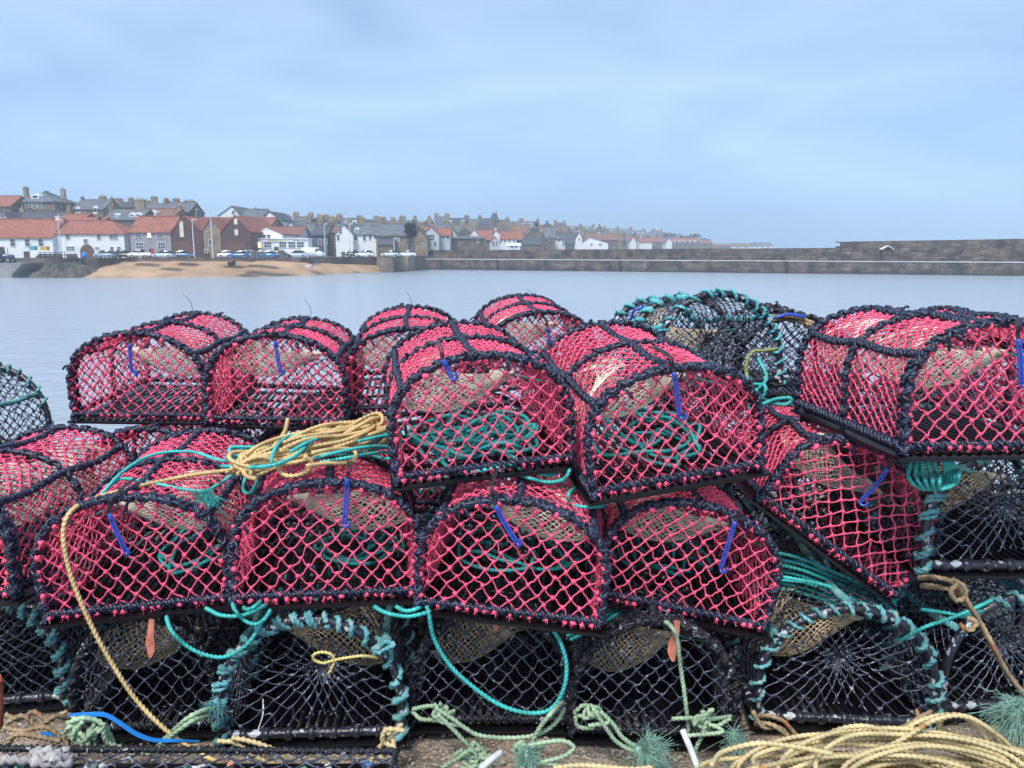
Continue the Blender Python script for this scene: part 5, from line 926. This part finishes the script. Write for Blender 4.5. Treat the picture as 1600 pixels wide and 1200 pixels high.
def frayed(label, P, dirs, n, ln, seed, mat, spread=.45):
    g = G()
    for i, d in enumerate(dirs): V_, r_ = fray(P, d, n, ln, seed+i, spread, .0008); g.tubes(V_, r_, 3)
    g.blobs([P], .014, np.random.default_rng(seed)); return ob('frayed_rope', g.mesh('frayed_rope', mat), label=label, cat='frayed rope')
GT = M('pale_teal_fibre', (.24, .42, .34), .85, .4, 30)
frayed('frayed pale green rope tassel lying by the white pipe', PY(1000, 1172, 1.94), [(.9, -.1, .05), (.8, -.2, -.2), (.9, 0, .3)], 260, .065, 3, GT, .5)
frayed('small frayed green tuft on the ground between two pots', PY(823, 1178, 1.92), [(.1, -.4, .6), (-.5, -.3, .2), (.4, -.4, -.2)], 120, .035, 9, GT, .8)
frayed('big frayed teal tassel beside the bottom right pot', PY(1598, 1098, 1.98), [(-.6, -.2, -.8), (-.8, -.2, -.5), (-.3, -.2, -.9)], 320, .07, 14, GT, .55)
frayed('frayed teal tuft left of the buff rope pile', PY(1148, 1150, 2.0), [(-.2, -.2, .5), (.2, -.4, -.6)], 120, .04, 19, GT, .8)
frayed('frayed teal tuft at the left foot of the teal-lashed pot', PY(338, 1098, 2.05), [(-.4, -.5, .3), (-.1, -.5, -.8)], 120, .03, 23, TEALOLD, .7)
T_('rope', 'old green rope doubled from the teal-lashed pot to the ground at left', [Pq([(335, 1105, 2.05), (300, 1118), (272, 1140), (245, 1168), (235, 1180)], 1.98), Pq([(330, 1115, 2.04), (295, 1130), (262, 1155), (250, 1176)], 1.96), Pq([(105, 1130), (130, 1122), (155, 1128), (172, 1150), (176, 1168), (150, 1165), (118, 1158), (112, 1146), (135, 1148)], 1.93), Pq([(160, 1130), (168, 1160), (205, 1172), (240, 1178)], 1.91)], .0065, GREENOLD, fuzz=.1)
T_('rope', 'tan ropes lying along the bottom left corner', [Pq([(8, 1116), (30, 1124), (52, 1112), (75, 1124), (105, 1112, 2.0)], 1.97), Pq([(10, 1130), (35, 1118), (60, 1134), (85, 1120), (108, 1124, 2.0)], 1.96), Pq([(5, 1136), (35, 1142), (70, 1136), (95, 1152), (110, 1170)], 1.93), Pq([(10, 1165), (25, 1148), (55, 1150), (95, 1158)], 1.92)], .0065, BROWNROPE, fuzz=.1)
T_('rope', 'tan doubled rope at the left foot of the teal-lashed pot', [Pq([(340, 1158), (365, 1160), (385, 1172), (410, 1188), (440, 1198)], 1.98), Pq([(362, 1153), (390, 1158), (420, 1168), (445, 1182)], 1.97)], .0065, BUFF, fuzz=.1)
T_('rope', 'tan knotted rope at the right foot of the teal-lashed pot', [Pq([(628, 1132, 2.05), (612, 1150), (595, 1165), (580, 1190), (572, 1200)], 2.0), Pq([(602, 1138, 2.05), (615, 1160), (598, 1180), (590, 1198)], 1.99), Pq([(632, 1142), (604, 1140), (598, 1158), (618, 1168)], 1.98)], .0068, BUFF, fuzz=.1)
T_('rope', 'tan rope tied at the left foot of the pot behind the buff pile', [Pq([(1178, 1120, 2.08), (1200, 1118), (1225, 1128), (1245, 1150), (1268, 1165)], 2.02), Pq([(1180, 1130, 2.05), (1205, 1132), (1232, 1152), (1255, 1170)], 2.0), Pq([(1176, 1112), (1192, 1136), (1220, 1138), (1238, 1160)], 2.01)], .0062, BROWNROPE, fuzz=.12)
T_('rope', 'tan rope tied at the right foot of the pot behind the buff pile', [Pq([(1455, 1112, 2.1), (1432, 1125), (1405, 1140), (1380, 1160)], 2.04), Pq([(1432, 1110, 2.1), (1440, 1135), (1420, 1150), (1390, 1165)], 2.02)], .0062, BROWNROPE, fuzz=.12)
def knots(label, pts, y, r, mat, seed):
    rng = np.random.default_rng(seed); g = G()
    for p in pts:
        c = PY(*p, y); K = [c+rng.normal(0, 1, 3)*[.02, .012, .016] for _ in range(14)]; g.rope(spline(K, r*.75), r, fuzz=.1, rng=rng)
        K = [c, c+[rng.uniform(-.05, .05), -.015, -.02], c+[rng.uniform(-.09, .09), -.02, -.03]]; g.rope(spline(K, r*.75), r, fuzz=.1, rng=rng)
    return ob('rope_knots', g.mesh('rope_knots', mat), label=label, cat='rope')
knots('green knots in the sagging green rope on the ground between the middle pots', [(742, 1178), (828, 1172)], 1.95, .0056, GREENOLD, 3)
knots('tight green knot at the left foot of the crossed ground pot', [(686, 1112)], 2.03, .0052, GREENOLD, 4)
knots('tight green knot at the foot of the pot with the orange tag', [(932, 1112)], 2.0, .0052, GREENOLD, 5)
knots('green knot beside the white pipe', [(1100, 1128)], 1.99, .0056, GREENOLD, 6)
knots('matted old teal knot on the right shoulder of the pot with the yellow loop', [(608, 1000)], 2.09, .0062, TEALOLD, 7)
knots('green knots on the ropes at bottom left beside the blue strip', [(150, 1150), (120, 1140)], 1.93, .0058, GREENOLD, 8)
# big pile of buff rope bottom right
rng = np.random.default_rng(77); pts = []
for k in range(30):
    cx_ = .90+rng.uniform(-.14, .22); cy_ = 1.80+rng.uniform(-.06, .06); a_ = rng.uniform(.22, .40); b_ = rng.uniform(.08, .15); h = .015+.0045*k*rng.uniform(.5, 1.1); tl = rng.uniform(-.2, .2); arch = rng.uniform(0, .07)
    for th in np.linspace(0, 2*PI, 12, endpoint=False):
        x_ = a_*math.cos(th); y_ = b_*math.sin(th); pts.append([cx_+x_*math.cos(tl)-y_*math.sin(tl), cy_+x_*math.sin(tl)+y_*math.cos(tl), max(.008, h+arch*max(0, math.sin(th))*1.2+rng.normal(0, .006))])
arches = [Pq([(1112, 1195, 1.72), (1130, 1175), (1180, 1162), (1235, 1166), (1300, 1178)], 1.8), Pq([(1270, 1160, 1.95), (1310, 1140), (1355, 1135), (1395, 1150), (1420, 1175)], 1.92), Pq([(1392, 1160, 1.95), (1430, 1130), (1480, 1117), (1530, 1130), (1570, 1165), (1600, 1190)], 1.95), Pq([(1350, 1185, 1.9), (1410, 1155), (1460, 1125), (1510, 1120), (1560, 1150), (1590, 1180)], 1.9), Pq([(1465, 1150, 1.95), (1470, 1125), (1500, 1118), (1535, 1145), (1548, 1178)], 1.92)]
rope_thing('rope_pile', 'big pile of buff coloured rope loops on the ground at bottom right', [pts]+arches, .0062, BUFF)
T_('rope', 'buff rope end snaking on the ground at bottom centre', [Pq([(865, 1200), (900, 1196), (940, 1198), (985, 1202), (1020, 1199)], 1.78)], .006, BUFF)
# thin yellow hose loop on the teal lashed pot, blue tape, orange tags, white pipes, red rope
T_('hose_loop', 'thin yellow loop caught in the net of the teal-lashed ground pot', [Pq([(590, 1028, 2.09), (565, 1025), (540, 1028), (520, 1032), (505, 1036), (491, 1031), (490, 1023), (503, 1019), (518, 1023), (522, 1034), (517, 1046), (513, 1053)], 2.06)], .0045, M('yellow_plastic', (.68, .55, .2), .4, .1), cat='loop', S_=6)
def ribbon(name, label, P, wv, up, mat, cat, th=.0012):
    P = spline(P, .01); T = np.gradient(P, axis=0); T /= np.linalg.norm(T, axis=1, keepdims=True); n = np.cross(T, up); n /= np.linalg.norm(n, axis=1, keepdims=True); m = np.cross(n, T); wv = np.interp(np.linspace(0, 1, len(P)), np.linspace(0, 1, len(wv)), wv)[:, None]
    V = np.stack([P+n*wv+m*th, P-n*wv+m*th, P-n*wv-m*th, P+n*wv-m*th], 1); return ob(name, G().grid(V[None], 1, len(P), 4, 0, True).mesh(name, mat, False), label=label, cat=cat)
ribbon('plastic_strip', 'bright blue plastic strip lying across the foot of the small black pot', Pq([(108, 1117, 1.99), (138, 1116), (165, 1117), (188, 1130), (212, 1146), (240, 1156), (275, 1157), (312, 1158, 1.98)], 1.95), [.004, .005, .006, .0055, .006, .005, .004, .002], (0, -1, .3), BLUETAPE, 'strip')
ribbon('plastic_strip', 'short blue strip between the tan ropes at bottom left', Pq([(64, 1148), (75, 1147), (88, 1149)], 1.93), [.006, .006, .005], (0, -1, .3), BLUETAPE, 'strip')
for k, (pts_, wv, yy) in enumerate((([(237, 968), (236, 985), (235, 1000), (236, 1015), (235, 1027)], [.007, .008, .009, .013, .011, .004], 2.05), ([(778, 958), (776, 972), (774, 986)], [.006, .007, .004], 2.1), ([(1058, 970), (1056, 990), (1052, 1005), (1050, 1018), (1052, 1033)], [.008, .008, .009, .014, .012, .004], 2.06))):
    ribbon('plastic_tag', ['orange paddle-shaped tag above the small black pot', 'short orange tag under the tilted pink pot', 'orange tag hanging beside the green rope'][k], Pq(pts_, yy), wv, (0, -1, 0), ORANGE, 'tag', .0025)
for k, (a_, b_, yy) in enumerate((((1066, 1140), (1090, 1200), 1.93), ((783, 1175), (750, 1202), 1.85))):
    p0, p1 = PY(*a_, yy), PY(*b_, yy-.05); g = G(); g.tubes(spline([p0, (p0+p1)/2+[0, -.003, .004], p1], .01), .0085, 10, caps=True); ob('plastic_pipe', g.mesh('plastic_pipe', WHITEP), label=['white plastic pipe leaning beside the frayed green tassel', 'dirty white pipe end at the bottom centre'][k], cat='pipe')
T_('rope', 'coil of red rope at the extreme bottom left', [[PY(-12, 1062+3*k, 1.98)+np.array([.022*math.cos(a_), .022*math.sin(a_), 0]) for k in range(26) for a_ in (0, 1.6, 3.1, 4.7)]], .0062, M('red_rope', (.52, .13, .08), .8, .25, 20, .6, 300), fuzz=.1)
ribbon('plastic_strip', 'white bent strip inside the left of the teal-lashed pot', Pq([(411, 1092, 2.13), (411, 1115), (405, 1135), (399, 1155)], 2.1), [.0018]*4, (0, -1, 0), WHITEP, 'strip')
# mesh covered box of scraps in front, bottom left
bx0, bx1, by0, by1, bz = -1.42, -.30, 1.42, 1.86, .17
e = emp('mesh_crate', ((bx0+bx1)/2, (by0+by1)/2, 0), label='low black mesh-topped crate of scraps along the bottom left edge', cat='crate'); w2, d2 = (bx1-bx0)/2, (by1-by0)/2
g = G(); rim = np.array([[-w2, -d2, bz], [w2, -d2, bz-.01], [w2, d2, bz-.01], [-w2, d2, bz], [-w2, -d2, bz]]); rng = np.random.default_rng(4)
for a_, b_ in zip(rim, rim[1:]): lash(g, resample([a_, b_], .02), rng, R=.006, r=.0045, strands=((0, 1), (.5, 1)))
ob('rim', g.mesh('rim', OLDROPE), e)
g = G(); net(g, rng, .062, .05, lambda p: (abs(p[:, 0]) < w2) & (abs(p[:, 1]) < d2), lambda q_, _=True: np.c_[q_, bz-.006-.012*np.cos(q_[:, 0]*3)*np.cos(q_[:, 1]*5)], ((-w2, w2), (-d2, d2)), r=.0028, knot=.0045); ob('top_netting', g.mesh('top_netting', DARKNET), e)
g = G().box((0, 0, .02), (2*w2, 2*d2, .02)).box((0, -d2, .07), (2*w2, .015, .1)).box((0, d2, .07), (2*w2, .015, .1)); ob('tray', g.mesh('tray', BLACKSTEEL, False), e)
for k, (mt, n, lab) in enumerate(((WHITEP, 46, 'white shell and plastic scraps under the crate netting'), (M('green_scrap', (.1, .32, .2), .7), 26, 'green scraps under the crate netting'), (M('blue_scrap', (.08, .16, .35), .6), 24, 'blue scraps under the crate netting'), (ORANGE, 10, 'orange scraps under the crate netting'), (M('grey_scrap', (.2, .2, .22), .7), 60, 'grey pebbly scraps under the crate netting'))):
    C = np.c_[rng.uniform(bx0+.03, bx1-.03, n), rng.uniform(by0+.03, by1-.02, n), rng.uniform(.115, .15, n)]; ob('scraps', G().blobs(C, rng.uniform(.008, .02, n), rng, jit=.5).mesh('scraps', mt, False), label=lab, cat='scraps', kind='stuff')
rag = G(); C = PZ(75, 1182, .19)+rng.normal(0, 1, (26, 3))*[.030, .018, .008]; rag.rope(spline(C, .005), .0095, lobes=2, depth=.3, S=12, pitch=.05, fuzz=.16, rng=rng)
ob('rag', rag.mesh('rag', M('dirty_white_cloth', (.36, .34, .33), .9, .3, 30)), label='knotted dirty white rag lying on the mesh-topped crate', cat='rag')
# pebbles and grit on the quay
n = 2600; C = np.c_[rng.uniform(-1.6, 1.8, n), rng.uniform(1.4, 2.25, n), np.full(n, -.004)]; g = G(); g.blobs(C, rng.uniform(.0015, .006, n)**1., rng, jit=.35); ob('grit', g.mesh('grit', M('grit', (.36, .31, .26), .8, .7, 60), False), label='gravel and grit scattered over the quay surface', cat='gravel', kind='stuff')
# ================================================================== HAZE
hm = bpy.data.materials.new('haze'); hm.use_nodes = True; t = hm.node_tree; t.nodes.remove(t.nodes['Principled BSDF']); v = t.nodes.new('ShaderNodeVolumePrincipled')
v.inputs['Color'].default_value = (.95, .98, 1, 1); v.inputs['Density'].default_value = .001; v.inputs['Anisotropy'].default_value = .75; t.links.new(v.outputs[0], t.nodes['Material Output'].inputs['Volume'])
g = G().box((300, 860, 28), (3000, 1920, 69)); ob('haze', g.mesh('haze', hm, False), kind='stuff', label='thin sea haze fading the far town', cat='haze')
